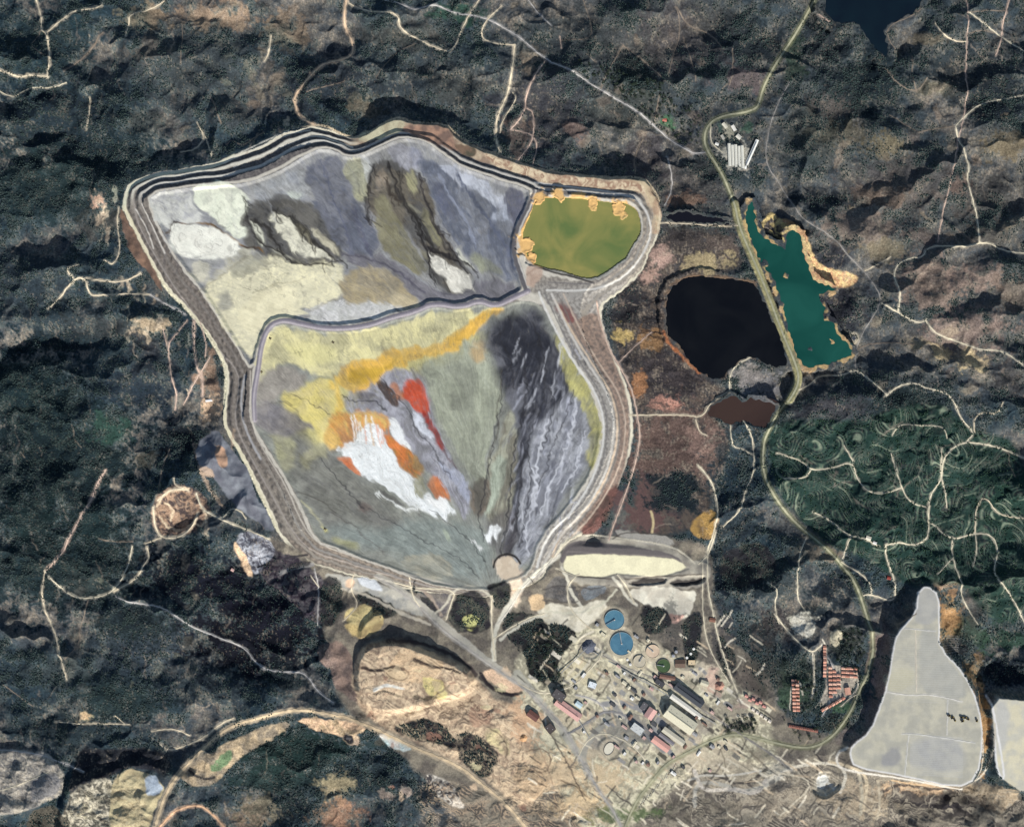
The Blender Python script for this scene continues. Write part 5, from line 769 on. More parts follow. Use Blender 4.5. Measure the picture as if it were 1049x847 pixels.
# ------------------------------------------------------------------ builders for single things
def mesh_from(parts):
    V = []; F = []
    for v, f in parts: n = len(V); V += v; F += [tuple(n + i for i in q) for q in f]
    return V, F
def mk(name, parts, mat, parent=None, smooth=False, loc=(0, 0, 0)):
    V, F = mesh_from(parts); me = bpy.data.meshes.new(name); me.from_pydata(V, [], F)
    if smooth: me.polygons.foreach_set('use_smooth', [True] * len(F))
    me.update(); o = obj(name, me, mat, parent); o.location = loc; return o
def box(x0, x1, y0, y1, z0, z1):
    return ([(x0,y0,z0),(x1,y0,z0),(x1,y1,z0),(x0,y1,z0),(x0,y0,z1),(x1,y0,z1),(x1,y1,z1),(x0,y1,z1)], [(0,3,2,1),(4,5,6,7),(0,1,5,4),(1,2,6,5),(2,3,7,6),(3,0,4,7)])
def gable(L, W, z0, rise, over=.8, th=.35):
    x0, x1 = -L/2 - over, L/2 + over; y = W/2 + over
    v = [(x0,-y,z0),(x1,-y,z0),(x1,0,z0+rise),(x0,0,z0+rise),(x1,y,z0),(x0,y,z0)]; v += [(a, b, c - th) for a, b, c in v]
    return (v, [(0,1,2,3),(3,2,4,5),(6,9,8,7),(9,11,10,8),(0,6,7,1),(4,10,11,5),(1,7,8,2),(2,8,10,4),(0,3,9,6),(3,5,11,9)])
def cyl(r, z0, z1, n=28, cx=0, cy=0, r2=None, cap=True):
    r2 = r if r2 is None else r2
    v = [(cx + r*math.cos(6.28318*i/n), cy + r*math.sin(6.28318*i/n), z0) for i in range(n)] + [(cx + r2*math.cos(6.28318*i/n), cy + r2*math.sin(6.28318*i/n), z1) for i in range(n)]
    f = [(i, (i+1)%n, n+(i+1)%n, n+i) for i in range(n)]
    if cap: f += [tuple(range(n, 2*n)), tuple(reversed(range(n)))]
    return (v, f)
def ringwall(ro, ri, z0, z1, n=40):
    v = []; 
    for r, z in ((ro,z0),(ro,z1),(ri,z1),(ri,z0)): v += [(r*math.cos(6.28318*i/n), r*math.sin(6.28318*i/n), z) for i in range(n)]
    f = []
    for k in range(4):
        for i in range(n): f.append((k*n+i, k*n+(i+1)%n, ((k+1)%4)*n+(i+1)%n, ((k+1)%4)*n+i))
    return (v, f)
MC = {}
def M(c, rough_=.75, var=.12, sc=.25, metallic=0):
    k = (c, rough_, metallic)
    if k not in MC: MC[k] = principled('painted_surface', tuple(lin(c) * .92), rough_, .3, var, sc, metallic)
    return MC[k]
LABELS = set()
def thing(name, label, cat, x, y, ang=0, group=None, z=None, dup_ok=False):
    o = bpy.data.objects.new(name, None); C.objects.link(o)
    zz = float(sample(x, y)[0]) if z is None else z
    o.location = (WX(x), WY(y), zz); o.rotation_euler = (0, 0, R(-ang)); o['label'] = label; o['category'] = cat
    if group: o['group'] = group
    if label in LABELS and not dup_ok: print('DUP LABEL', label)
    LABELS.add(label); return o
def building(name, label, cat, x, y, L, W, ang, h=7, roof=(170,165,155), wall=(176,168,150), style='gable', group=None, vents=0, monitor=False, rise=None):
    t = thing(name, label, cat, x, y, ang, group); l, w_ = L * MPP, W * MPP; rise = rise or w_ * .16
    if style == 'gable':
        mk('wall', [box(-l/2, l/2, -w_/2, w_/2, -4, h - .4), ([(-l/2,-w_/2,h-.4),(-l/2,w_/2,h-.4),(-l/2,0,h-.4+rise*.93),(l/2,-w_/2,h-.4),(l/2,w_/2,h-.4),(l/2,0,h-.4+rise*.93)], [(0,2,1),(3,4,5)])], M(wall), t)
        rf = mk('roof', [gable(l, w_, h, rise)], M(roof), t)
        if monitor: mk('ridge_vent', [box(-l*.42, l*.42, -1.4, 1.4, h + rise - .6, h + rise + 1.6)], M(tuple(int(v * .8) for v in roof)), rf)
        for k in range(vents): mk('roof_vent', [box(-.9, .9, -.9, .9, 0, 2.6)], M((120,120,118)), rf, loc=(-l/2 + (k + .5) * l / vents, w_*.22, h + rise*.4))
        mk('door', [box(-2.2, 2.2, -.15, .15, 0, 4.2)], M((92,90,88)), t, loc=(l*.2, -w_/2 - .1, 0))
    else:
        mk('wall', [box(-l/2, l/2, -w_/2, w_/2, -4, h)], M(wall), t)
        rf = mk('roof', [box(-l/2 + .5, l/2 - .5, -w_/2 + .5, w_/2 - .5, h + .01, h + .25), box(-l/2, l/2, -w_/2, -w_/2 + .5, h + .01, h + .9), box(-l/2, l/2, w_/2 - .5, w_/2, h + .01, h + .9), box(-l/2, -l/2 + .5, -w_/2 + .5, w_/2 - .5, h + .01, h + .9), box(l/2 - .5, l/2, -w_/2 + .5, w_/2 - .5, h + .01, h + .9)], M(roof), t)
        for k in range(vents): mk('roof_vent', [box(-1.3, 1.3, -1, 1, 0, 1.8)], M((196,196,192)), rf, loc=(-l/2 + (k + .5) * l / vents, (k % 2 - .5) * w_ * .4, h + .25))
        mk('door', [box(-1.5, 1.5, -.12, .12, 0, 3)], M((92,90,88)), t, loc=(0, -w_/2 - .1, 0))
    return t
ORD = ['first','second','third','fourth','fifth','sixth','seventh','eighth','ninth','tenth','eleventh','twelfth','thirteenth','fourteenth','fifteenth','sixteenth','seventeenth','eighteenth']

# ---- thickeners and tanks
def thickener(name, label, cat, x, y, r, water, wallc, ang, arms=1, group=None):
    t = thing(name, label, cat, x, y, ang, group); rr = r * MPP
    mk('tank_wall', [ringwall(rr, rr - 1.2, -6, 4.2, 48)], M(wallc), t, True)
    mk('liquid', [cyl(rr - 1.1, 2.6, 3.0, 48)], water_mat('liquid', *water, scale=.03), t)
    b_ = mk('bridge', [box(-rr, rr * (.1 if arms == 1 else 1), -1.1, 1.1, 5.0, 6.2), box(-rr, rr * .1, -1.2, -1.0, 6.2, 7.2), box(-rr, rr * .1, 1.0, 1.2, 6.2, 7.2)], M((176,182,184)), t)
    mk('feed_well', [ringwall(3.6, 3.1, 1.6, 4.8, 20)], M((206,206,200)), t, True); mk('rake_drive', [cyl(1.8, 3.0, 8.2, 14)], M((214,210,196)), t)
    return t
thickener('thickener', 'smaller of the two big round blue thickeners, the northern one below the pale yards', 'thickener', 629.5, 635, 10.3, ((72,112,130),(88,126,142)), (150,160,160), -30, group='blue thickener tanks')
thickener('thickener', 'larger southern blue thickener with a pale centre drive', 'thickener', 637, 659.5, 12, ((66,104,124),(82,120,138)), (150,160,160), 80, group='blue thickener tanks')
thickener('settling_tank', 'round dusty beige settling tank east of the larger blue thickener', 'tank', 669, 667.5, 7, ((186,164,140),(206,186,160)), (196,180,156), 40, group='small settling tanks')
thickener('settling_tank', 'round grey beige settling tank south-east of the larger blue thickener', 'tank', 655.5, 678, 6.6, ((168,160,140),(188,178,156)), (196,186,160), 120, group='small settling tanks')
thickener('settling_tank', 'round green settling tank with a thin dark rim', 'tank', 680, 682.5, 7.2, ((62,80,54),(76,94,62)), (120,116,96), 10, group='small settling tanks')
# ore stockpile
def cone_pile(label, x, y, r, h, c):
    n = 26; V = []; F = []
    for k in range(6):
        for i in range(n):
            rr = r * MPP * (1 - k / 5.2) * (1 + .12 * math.sin(i * 1.7 + k) * (k < 5)); V.append((rr * math.cos(6.283 * i / n), rr * math.sin(6.283 * i / n), -2 + (h + 2) * k / 5 + rng.uniform(-.8, .8) * (k > 0)))
    for k in range(5):
        for i in range(n): F.append((k*n+i, k*n+(i+1)%n, (k+1)*n+(i+1)%n, (k+1)*n+i))
    F.append(tuple(range(5*n, 6*n)))
    me = bpy.data.meshes.new('ore_pile'); me.from_pydata(V, [], F); me.update(); me.polygons.foreach_set('use_smooth', [True] * len(F))
    o = obj('ore_pile', me, M(c, .95, .25, .12)); o.location = (WX(x), WY(y), float(sample(x, y)[0])); o['label'] = label; o['category'] = 'ore pile'; LABELS.add(label); return o
cone_pile('dark grey cone of crushed ore west of the larger blue thickener', 602, 662, 8.5, 15, (84,88,98))
cone_pile('reddish brown cone of ore beside the gravel roads east of the plant', 738, 703, 5.5, 11, (170,130,112))
cone_pile('pale sandy cone of ore at the southern end of the ore dump', 536, 756, 5, 10, (190,150,110))
# ---- conveyors
def conveyor(label, x0, y0, x1, y1, h0, h1, wd=3.0, c=(150,150,146)):
    ang = math.degrees(math.atan2(y1 - y0, x1 - x0)); L = math.hypot(x1 - x0, y1 - y0) * MPP; z0 = float(sample(x0, y0)[0]); z1 = float(sample(x1, y1)[0])
    t = thing('conveyor', label, 'conveyor', x0, y0, ang, 'covered conveyors', z=z0)
    za, zb = h0, z1 - z0 + h1; w2 = wd / 2
    mk('gallery', [([(0,-w2,za),(L,-w2,zb),(L,w2,zb),(0,w2,za),(0,-w2,za+2.6),(L,-w2,zb+2.6),(L,w2,zb+2.6),(0,w2,za+2.6)], [(0,3,2,1),(4,5,6,7),(0,1,5,4),(1,2,6,5),(2,3,7,6),(3,0,4,7)])], M(c), t)
    n = max(2, int(L / 30))
    for k in range(n):
        u = (k + .5) / n; zt = za + (zb - za) * u; zg = float(sample(x0 + (x1 - x0) * u, y0 + (y1 - y0) * u)[0]) - z0 - 1
        if zt - zg > 1: mk('trestle', [box(-.3, .3, -w2, -w2 + .5, zg, zt), box(-.3, .3, w2 - .5, w2, zg, zt), box(-.25, .25, -w2 + .4, w2 - .4, zt - 1, zt - .6)], M((110,110,112)), t, loc=(L * u, 0, 0))
conveyor('covered conveyor climbing from the mill to the dark ore cone', 574, 690, 601, 664, 6, 17)
conveyor('covered conveyor running south-east from the dark ore cone past the settling tanks', 608, 668, 660, 699, 3, 9)
conveyor('long narrow conveyor along the north side of the big dark-roofed hall', 660, 698, 734, 742, 8, 5)
conveyor('short conveyor from the pink-roofed hall down to the rail yard', 590, 733, 604, 756, 8, 3)

# ---- main buildings of the plant
P = (200,158,148); BG = (196,188,164); WT = (222,220,212); DK = (70,74,78); GY = (150,150,148)
big_ = [
 ('workshop_hall','long pink-roofed hall near the haul road, west of the round pad','hall',582,727,30,8.5,36,9,P,(186,168,150),'gable',3,True),
 ('mill_building','tall dark mill building just north-west of the long pink-roofed hall','mill',572.5,712,13,9,36,26,(78,74,74),(96,92,90),'flat',4,False),
 ('crusher_house','dark red crusher house beside the haul road south of the ore dump','crusher house',546,733,12,7,36,12,(104,70,62),(110,96,88),'gable',0,False),
 ('crusher_house','dark brown crusher house on the haul road bend below the dark red one','crusher house',563.5,746,9,8,50,15,(74,66,64),(96,90,86),'flat',2,False),
 ('ore_shed','huge dark-roofed storage hall at the north-east edge of the plant','hall',706,712,34,8,36,12,(64,68,74),(120,118,112),'gable',0,True),
 ('ore_shed','narrow white-roofed lean-to hall along the south side of the dark-roofed hall','hall',703,724,38,5,36,9,(214,210,196),(190,186,172),'gable',0,False),
 ('concentrator_hall','widest cream-roofed hall in the middle of the plant','hall',697,737,34,14,36,15,(206,200,174),(186,178,158),'gable',5,True),
 ('warehouse','cream-roofed warehouse south-west of the widest hall','warehouse',690,754,26,6,36,8,(190,184,164),(176,170,156),'gable',0,False),
 ('office_block','small block with a pink roof and white front in the centre of the plant','office',666.5,731,11,9,-56,11,P,(206,196,186),'gable',0,False),
 ('office_block','low block with a dark roof on the north-west side of the small pink-roofed block','office',660,724,8,6,-56,9,(90,88,90),(140,136,130),'flat',2,False),
 ('changing_house','pink-roofed house beside the entrance road and the warehouse','house',677,762,20,7,36,7,(206,156,142),(210,200,188),'gable',0,False),
 ('store_house','narrow grey-roofed store behind the entrance pink-roofed house','store',683,757,18,3.5,36,5,(124,120,124),(160,156,150),'gable',0,False),
 ('laboratory','white flat-roofed laboratory with roof plant, east of the round pad','laboratory',653,747,13,8,36,7,(190,192,188),(206,204,196),'flat',5,False),
 ('pump_house','bright silver pump house north of the grey yard','pump house',607,702,8,6,20,7,(214,220,222),(190,194,196),'flat',3,False),
 ('pump_house','small silver-roofed house at the eastern end of the long pink-roofed hall','pump house',593,722,7,5,36,7,(186,204,206),(170,176,176),'gable',0,False),
 ('filter_house','dark filter building by the road north of the widest hall','filter house',676,700,10,5,36,12,(66,66,70),(100,98,96),'flat',1,False),
 ('filter_house','grey roofed filter building below the green tank','filter house',684,694,16,4,10,8,(118,88,76),(130,120,112),'gable',0,False),
 ('shed_row','row of rusty brown tank sheds east of the green tank','shed',697,680,10,8,0,6,(96,78,66),(120,104,92),'gable',0,False),
 ('substation_house','pale square substation house east of the rusty tank sheds','substation',709,679,7,5,0,6,(206,186,150),(190,176,150),'flat',1,False),
 ('storage_barn','beige barn on the yard south of the ore cone east of the plant','barn',722,700,8,5,20,6,(190,184,160),(170,160,140),'gable',0,False),
]
LM = []
for nm, lb, ct, x, y, L, W, an, h, rc, wc, st, vn, mo in big_:
    building(nm, lb, ct, x, y, L, W, an, h, rc, wc, st, 'buildings of the ore processing plant', vn, mo)
    LM.append((x, y, max(L, W)))
LMK = [(572,712,'the dark mill'),(582,727,'the long pink-roofed hall'),(697,737,'the widest cream-roofed hall'),(706,712,'the dark-roofed hall'),(666,731,'the small pink-roofed block'),(677,762,'the entrance pink-roofed house'),(653,747,'the white laboratory'),(607,702,'the silver pump house'),(637,660,'the larger blue thickener'),(680,682,'the green tank'),(602,662,'the dark ore cone'),(546,733,'the dark red crusher house'),(624,767,'the oval pad'),(738,703,'the brown ore cone'),(655,678,'the grey beige tank')]
def rel(x, y):
    d_, lx, ly, nm = min((math.hypot(x - a, y - b_), a, b_, n_) for a, b_, n_ in LMK)
    an = (math.degrees(math.atan2(ly - y, x - lx)) + 360) % 360
    return ('close by on the ' if d_ < 14 else 'further off to the ' if d_ > 24 else 'a little to the ') + ['east','north-east','north','north-west','west','south-west','south','south-east'][int((an + 22.5) // 45) % 8] + ' of ' + nm
cells = [(590,705),(640,700),(630,712),(640,690),(650,708),(648,716),(600,720),(612,734),(622,742),(636,737),(642,756),(650,762),(660,756),(667,748),(632,765),(612,765),(604,775),(640,772),(652,780),(664,783),(690,775),(702,765),(712,752),(722,742),(730,730),(640,725),(628,722),(660,712),(668,706),(650,697),(634,683),(622,690),(645,668),(664,656),(652,652),(618,650),(612,640),(656,690),(672,694),(700,694),(712,690),(722,684),(722,668),(598,692),(588,698),(556,728),(530,722),(566,762),(578,770),(690,792),(700,786),(716,772),(730,765),(744,760),(640,745),(646,735),(670,742),(677,746),(640,812),(654,795),(724,712),(736,720),(748,726),(665,722)]
cells += [(rng.uniform(575, 745), rng.uniform(685, 790)) for _ in range(26)]
cells = [c for c in cells if 640 + (c[0] - 640) * .55 < c[1] < 735 + (c[0] - 575) * .75]
cells2 = []
for c in cells:
    if all(math.hypot(c[0] - d_[0], c[1] - d_[1]) > 5.2 for d_ in cells2): cells2.append(c)
cells = cells2
cols_ = [('white',(222,220,212)),('grey',(150,150,150)),('cream',(204,196,170)),('dark',(78,78,80)),('rusty',(132,104,90)),('pink',(188,158,148))]
used_l = set(); n_ = 0
for x, y in cells:
    if any(math.hypot(x - a, y - b_) < s_ * .32 + 3 for a, b_, s_ in LM): continue
    cn, cc = cols_[(n_ * 5 + int(x)) % 6]; L = rng.uniform(2.2, 6.5); W = rng.uniform(1.6, 3.4); st = 'flat' if n_ % 3 == 0 else 'gable'; n_ += 1
    lb = None
    for q in range(7):
        if q == 6: break
        cn, cc = cols_[(n_ * 5 + int(x) + q) % 6]; lb = f"small {cn}{'-roofed' if st == 'gable' else ' flat-topped'} shed {rel(x, y)}"
        if lb not in used_l: break
    if lb in used_l: continue
    LM.append((x, y, 4))
    used_l.add(lb); building('plant_shed', lb, 'shed', x, y, L, W, 36 if n_ % 4 else -54, rng.uniform(4, 8), cc, (160,154,142), st, 'small sheds of the ore processing plant', 1 if n_ % 3 == 0 else 0)
# storage tanks
def tank(label, x, y, r, h, c, group='upright steel tanks of the plant'):
    t = thing('storage_tank', label, 'tank', x, y, rng.uniform(0, 360), group); rr = r * MPP
    mk('tank_wall', [cyl(rr, -3, h, 24, cap=False)], M(c, .5), t, True); mk('tank_roof', [cyl(rr * 1.02, h, h + rr * .12, 24, r2=rr * .1)], M(tuple(min(240, v + 14) for v in c), .5), t)
    mk('hatch', [cyl(.8, h + rr * .05, h + rr * .12 + .7, 10, cx=rr * .4)], M((120,120,120)), t)
for k, (x, y) in enumerate([(704,674),(708,670),(711,665)]): tank(ORD[k] + ' small white tank from the west in the line north of the rusty sheds', x, y, 1.3, 7, (214,212,204))
for k, (x, y) in enumerate([(690,672),(693,668)]): tank(('western' if k == 0 else 'eastern') + ' grey tank of the pair north-east of the green tank', x, y, 1.6, 6, (140,142,146))
for k, (x, y) in enumerate([(646,681),(643,676)]): tank(('southern' if k == 0 else 'northern') + ' white tank of the pair west of the grey beige settling tank', x, y, 1.3, 6, (206,204,198))
tank('lone round tank on a dirt pad east of the green reservoir', 879, 346, 2.6, 5, (160,156,150), None) if False else None
t = thing('water_tank', 'round grey water tank on a pale pad east of the green reservoir', 'tank', 877, 346, 0); mk('tank_wall', [ringwall(9, 8, -3, 4, 28)], M((170,168,162)), t, True); mk('liquid', [cyl(8.2, 2.2, 2.8, 28)], M((70,74,80), .3), t)
# oval pad with kerb, a lined basin
t = thing('lined_basin', 'pale oval lined basin with a dark rim in the middle of the plant', 'basin', 624, 767, -62); mk('rim', [([(v[0] * 1.45, v[1], v[2]) for v in ringwall(20, 18, -3, 1.6, 36)[0]], ringwall(20, 18, -3, 1.6, 36)[1])], M((96,92,88)), t, True); mk('basin_floor', [([(v[0] * 1.45, v[1], v[2]) for v in cyl(18.2, .2, .7, 36)[0]], cyl(18.2, .2, .7, 36)[1])], M((206,200,180)), t)

# ---- cars in the car park
PROTO = {}
def car_proto(cn, cc):
    t = thing('parked_car', 'tmp', 'car', 0, 0); LABELS.discard('tmp')
    mk('body', [([(-2.2,-.88,.3),(2.2,-.88,.3),(2.2,.88,.3),(-2.2,.88,.3),(-2.2,-.85,.9),(2.15,-.82,.82),(2.15,.82,.82),(-2.2,.85,.9)], [(0,3,2,1),(4,5,6,7),(0,1,5,4),(1,2,6,5),(2,3,7,6),(3,0,4,7)])], M(cc, .35, .05), t)
    mk('cabin', [([(-1.7,-.8,.9),(1.0,-.8,.86),(1.0,.8,.86),(-1.7,.8,.9),(-1.3,-.65,1.45),(.4,-.65,1.45),(.4,.65,1.45),(-1.3,.65,1.45)], [(4,5,6,7),(0,1,5,4),(1,2,6,5),(2,3,7,6),(3,0,4,7)])], M((40,44,50), .2, .02), t)
    mk('wheel', [([(v[0] - 1.35, v[2], v[1] + .32) for v in cyl(.32, -.9, .9, 12)[0]], cyl(.32, -.9, .9, 12)[1])], M((24,24,26)), t); mk('wheel', [([(v[0] + 1.35, v[2], v[1] + .32) for v in cyl(.32, -.9, .9, 12)[0]], cyl(.32, -.9, .9, 12)[1])], M((24,24,26)), t)
    return t
def dup(root, x, y, ang, label, group, scale=1):
    r = root.copy(); C.objects.link(r); r.location = (WX(x), WY(y), float(sample(x, y)[0]) + .15); r.rotation_euler = (0, 0, R(-ang)); r['label'] = label; r['group'] = group
    if scale != 1: r.scale = (scale,) * 3
    for ch in list(root.children):
        c = ch.copy(); C.objects.link(c); c.parent = r
        for g_ in ch.children: d_ = g_.copy(); C.objects.link(d_); d_.parent = c
    return r
CARC = [('white',(224,224,222)),('silver',(170,174,178)),('dark',(44,46,52)),('red',(150,40,36)),('blue',(50,76,120))]
protos = [car_proto(*c) for c in CARC]; firsts = [False] * 5
for row in range(8):
    rx, ry = 655 + row * 4.3, 822 - row * 5.2 + 6
    for k in range(9):
        if rng.rand() < .12: continue
        i = int(rng.choice(5, p=[.4, .25, .2, .08, .07])); x = rx + k * .62 + row * .35; y = ry - k * 1.15
        lb = f'{CARC[i][0]} car parked in the {ORD[row]} row from the entrance road in the car park'
        if not firsts[i]:
            o = protos[i]; o.location = (WX(x), WY(y), float(sample(x, y)[0]) + .15); o.rotation_euler = (0, 0, R(-28)); o['label'] = lb; o['group'] = 'cars in the plant car park'; firsts[i] = True
        else: dup(protos[i], x, y, 28, lb, 'cars in the plant car park')
for i, o in enumerate(protos):
    if not firsts[i]: o.location = (WX(645), WY(790 + i * 2), float(sample(645, 790)[0])); o['label'] = CARC[i][0] + ' car parked alone west of the car park'
# ---- dump trucks on the eastern heap
def truck(label, x, y, ang, sc=1.0):
    t = thing('dump_truck', label, 'dump truck', x, y, ang, 'machines on the pale eastern heap')
    mk('chassis', [box(-6, 5.5, -2.2, 2.2, 1.4, 2.6)], M((60,58,54)), t)
    mk('tipper_bed', [([(-6.5,-3.4,3),(2.5,-3.4,2.7),(2.5,3.4,2.7),(-6.5,3.4,3),(-7.2,-3.8,5.4),(2.8,-3.8,6),(2.8,3.8,6),(-7.2,3.8,5.4)], [(0,3,2,1),(0,1,5,4),(1,2,6,5),(2,3,7,6),(3,0,4,7)])], M((74,70,62)), t)
    cb = mk('cab', [box(3.2, 6.4, -1.6, 2.6, 2.6, 5.4)], M((150,130,60)), t); mk('windscreen', [box(6.42, 6.5, -1.3, 2.3, 3.8, 5.0)], M((30,34,40), .2), cb)
    for sx in (-3.6, 4):
        for sy in (-2.9, 2.9): mk('wheel', [([(v[0], v[2], v[1]) for v in cyl(1.5, -.8, .8, 16)[0]], cyl(1.5, -.8, .8, 16)[1])], M((26,26,28)), t, loc=(sx, sy, 1.5))
    t.scale = (sc,) * 3
for k, (x, y, a) in enumerate([(971,732,20),(974.5,734,-30),(977,736.5,60),(984,733.5,10),(987.5,734,0),(990.5,735.5,20),(985,737.5,-10),(999.5,737,80)]):
    truck(f'dark dump truck on the pale eastern heap, {ORD[k]} from the west' if k < 7 else 'lone dark dump truck by the eastern edge of the pale heap', x, y, a)

# ---- village of red roofs
TERR = [(196,142,120),(206,156,134),(180,124,104),(210,168,146)]
def house(label, x, y, L, W, ang, k, group, rc=None):
    t = thing('village_house', label, 'house', x, y, ang, group); l, w_ = L * MPP, W * MPP; h = 5.5; ri = w_ * .22
    mk('wall', [box(-l/2, l/2, -w_/2, w_/2, -4, h - .3)], M((214,206,192) if k % 3 else (200,184,160)), t)
    rf = mk('roof', [gable(l, w_, h, ri, .6)], M(rc or TERR[k % 4], .9, .2, .4), t); mk('chimney', [box(-.5, .5, -.5, .5, 0, 2.2)], M((196,180,164)), rf, loc=(l * .25, w_ * .15, h + ri * .5))
def hrow(desc, pts, L, W, ang, n0, rc=None):
    for k, (x, y) in enumerate(pts): house(desc.format(ORD[k]), x, y, L, W, ang, n0 + k, 'red-roofed village houses', rc)
hrow('terracotta-roofed house, {} from the north in the long western column of the village', [(847 - .1 * k, 665 + k * 3.4) for k in range(9)], 2.9, 4.4, 4, 0)
for j_, nm in enumerate(('western', 'middle', 'eastern')):
    hrow('terracotta-roofed house, {} from the north in the ' + nm + ' file of the central block', [(852 + j_ * 4.4, 685 + k * 4.1 + j_ * 4) for k in range(8 - j_ * 2)], 3.6, 2.5, 3, 3 + j_)
for j_, nm in enumerate(('top', 'middle', 'bottom')):
    hrow('red-roofed house, {} from the west in the ' + nm + ' row of the north-eastern terraces', [(866 + k * 4.2, 686 + j_ * 4 + k * .25) for k in range(4)], 3.7, 2.3, 3, 7 + j_)
hrow('orange-roofed house, {} from the east in the slanting row south of the central block', [(865 - k * 3.6, 716 + k * 1.9) for k in range(7)], 3.2, 2.8, -40, 2)
for j_, nm in enumerate(('left', 'right')):
    hrow('terracotta-roofed house, {} from the north in the ' + nm + ' file of the detached western terrace', [(813.2 + j_ * 3.9 + k * .12, 698 + k * 3.7) for k in range(9)], 3.3, 2.5, 3, 5 + j_)
hrow('dark red-roofed house, {} from the west in the southern street of the village', [(810 + k * 3.8, 744 + k * .7) for k in range(8)], 3.3, 2.8, 10, 4, (132,88,76))
hrow('pinkish-roofed house, {} from the west in the hamlet east of the plant', [(765 + k * 3.6, 713 + k * 1.6 + (k % 2) * 2.5) for k in range(6)], 3.4, 2.6, 20, 6, (196,140,128))
hrow('pale-roofed house, {} from the west below the pinkish hamlet', [(772 + k * 4.2, 727 + k * 3) for k in range(5)], 3.2, 3, 30, 6, (206,196,180))
building('church', 'large pale-roofed hall in the eastern corner of the red-roofed village', 'hall', 870, 709, 7, 5.5, 80, 8, (196,150,128), (216,206,190))
# ---- scattered farm buildings
for k in range(5): building('farm_shed', f'long pale livestock shed, {ORD[k]} from the west in the farm by the road bend', 'shed', 747.5 + k * 3.3, 158.5 + k * .6, 23 - (k % 2) * 2, 2.5, 88, 4, (206,204,190), (190,184,168), 'gable', 'long livestock sheds')
building('farm_shed', 'longest white shed slanting along the east side of the farm by the road bend', 'shed', 769.5, 158, 32, 3, -66, 5, (222,222,214), (200,196,184), 'gable', 'long livestock sheds', 0, True)
for lb, x, y, L, W, a, rc in [('cream farmhouse at the top of the livestock farm by the road bend',743,128,6,3,50,(206,200,180)),('white barn north of the livestock sheds by the road bend',752,131,6,3,60,(222,218,206)),('grey store between the farmhouse and the livestock sheds',741,140,5,2.5,60,(170,166,154)),('small white hut beside the curved farm lane',735,147,3.5,2.5,20,(216,214,204)),('square pale barn at the middle of the livestock farm',757,140,5,4,40,(200,196,182)),('lone red-roofed white house on the green patch by the grey road',682,121,4,3,10,(186,110,96)),('small white shed on the hillside west of the tailings dam',213,410,9,2,-6,(230,230,228)),('dark red-roofed barn in the loop of tracks below the plantation',913,593,3.6,3,10,(140,60,50)),('cream farmhouse on the pale clearing in the plantation',889,551,5,4,20,(214,206,184)),('small white outbuilding east of the clearing in the plantation',896,556,3.5,2.5,20,(220,216,206)),('rusty brown shed between the two gravel roads',730,635,6,4,10,(120,84,68)),('small pale hut beside the mine workings north of the grey slope',236,585,3,2.5,30,(206,170,160)),('small dark shed by the wide dirt road',358,754,5,4,5,(60,60,62))]:
    building('farm_building' if 'shed' not in lb and 'hut' not in lb else 'shed', lb, 'shed' if 'shed' in lb else 'hut' if 'hut' in lb else 'barn' if 'barn' in lb else 'house', x, y, L, W, a, 4.5, rc, (206,198,182))
# pump rafts on the tailings
for lb, x, y in [('dark pump raft at the north-west corner of the yellow tailings',278,347),('dark pump raft on the yellow tailings below the middle of the dike',342,351),('dark pump raft at the foot of the dike, left side of the yellow tailings',269,381),('dark pump raft at the mouth of the grey gully',334,541)]:
    t = thing('pump_raft', lb, 'raft', x, y, 30, 'pump rafts'); mk('deck', [box(-5, 5, -3, 3, -.5, 1)], M((70,66,64)), t); mk('pump_cabin', [box(-2, 2, -1.5, 1.5, 1.01, 3.4)], M((140,120,70)), t); mk('pontoon', [box(-5.6, 5.6, 3.02, 4, -.6, .6)], M((50,50,54)), t); mk('pontoon', [box(-5.6, 5.6, -4, -3.02, -.6, .6)], M((50,50,54)), t)

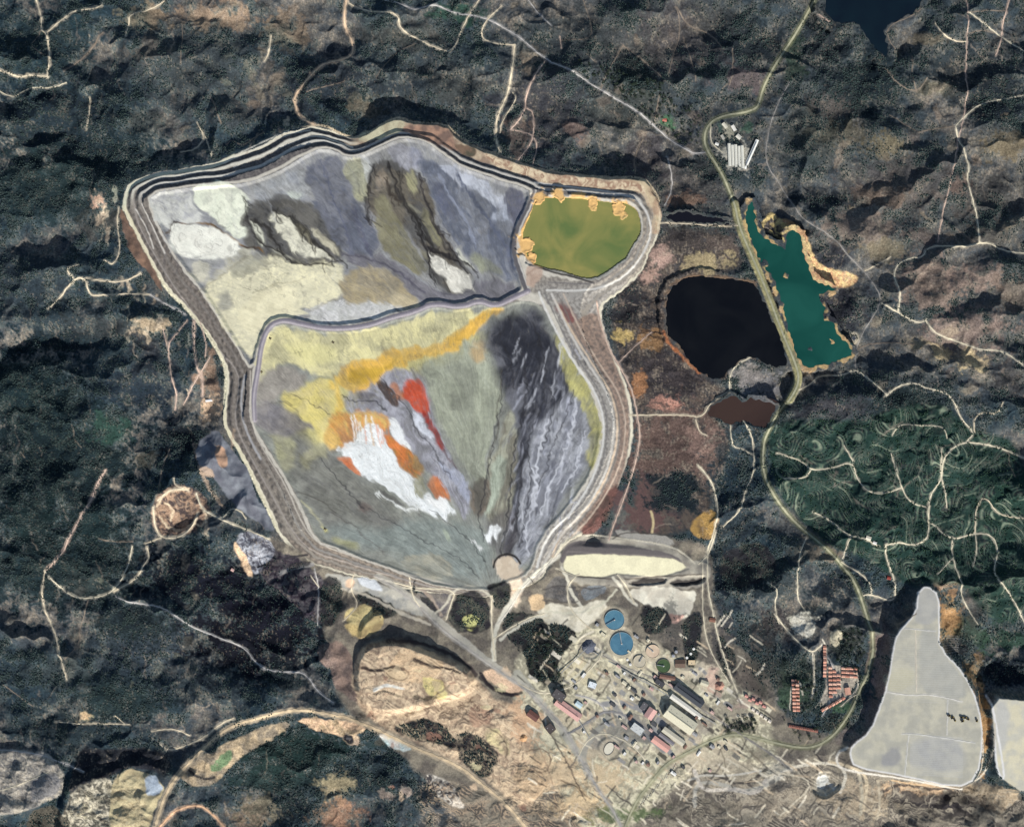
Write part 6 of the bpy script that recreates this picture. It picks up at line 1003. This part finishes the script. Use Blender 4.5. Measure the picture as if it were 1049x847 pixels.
# ---- single trees
def tree_proto(k):
    t = thing('oak_tree', 'tmp', 'tree', 0, 0); LABELS.discard('tmp'); r_ = random.Random(k)
    mk('trunk', [cyl(.5, -1, 3.4, 8, r2=.32)] + [([(.1 * a, .1 * b_, 2.6), (.1 * a + .25, .1 * b_, 2.6), (a * 1.6, b_ * 1.6, 4.6), (.1 * a, .1 * b_ + .25, 2.6)], [(0, 1, 2), (1, 3, 2), (3, 0, 2)]) for a, b_ in ((1, 0), (-.6, .8), (-.4, -.9))], M((84,70,58)), t)
    V = []; F = []
    for q in range(260):
        th, ph = r_.uniform(0, 6.28), math.acos(r_.uniform(-.35, 1)); rr = 3.9 * r_.uniform(.55, 1.08) * (1 + .22 * math.sin(3 * th + k)); cx_, cy_, cz_ = rr * math.sin(ph) * math.cos(th), rr * math.sin(ph) * math.sin(th), 5 + rr * .72 * math.cos(ph)
        n = len(V); s_ = r_.uniform(.5, 1.0)
        for _ in range(4): V.append((cx_ + r_.uniform(-s_, s_), cy_ + r_.uniform(-s_, s_), cz_ + r_.uniform(-s_, s_) * .6))
        F += [(n, n+1, n+2), (n, n+2, n+3)]
    mk('crown', [(V, F)], M((44,58,44), .8, .3, .5), t); return t
TP = [tree_proto(k) for k in range(3)]; tf = [False] * 3
def plant_trees(n, region, label, group, smin=.9, smax=1.5):
    p = np.array(region, float); c = 0
    while c < n:
        x = rng.uniform(p[:, 0].min(), p[:, 0].max()); y = rng.uniform(p[:, 1].min(), p[:, 1].max())
        if not inside(np.array([x]), np.array([y]), p)[0] or interp_field(rough, np.array([x]), np.array([y]))[0] < .12: continue
        k = c % 3; sc = rng.uniform(smin, smax); c += 1
        if not tf[k]: o = TP[k]; o.location = (WX(x), WY(y), float(sample(x, y)[0])); o.scale = (sc,) * 3; o['label'] = label; o['group'] = group; tf[k] = True
        else: dup(TP[k], x, y, rng.uniform(0, 360), label, group, sc)
plant_trees(150, [(590,60),(680,85),(720,115),(715,150),(690,140),(640,100),(600,80)], 'dark round oak standing apart in the dry pasture around the grey diagonal road', 'scattered pasture oaks')
plant_trees(45, [(800,690),(845,700),(842,760),(800,760)], 'dark tree among the western houses of the red-roofed village', 'trees in the western half of the village', 1, 1.6)
plant_trees(35, [(865,640),(892,650),(885,700),(858,680)], 'dark tree on the wooded slope between the village and the curving main road', 'trees above the village', 1, 1.6)
plant_trees(30, [(540,650),(570,640),(575,700),(545,700)], 'dark tree in the small copse west of the ore processing plant', 'trees of the plant copse', 1.2, 1.9)
plant_trees(30, [(740,735),(775,735),(775,755),(742,752)], 'dark tree in the wood beside the main road east of the plant', 'trees beside the plant road', 1.2, 1.8)
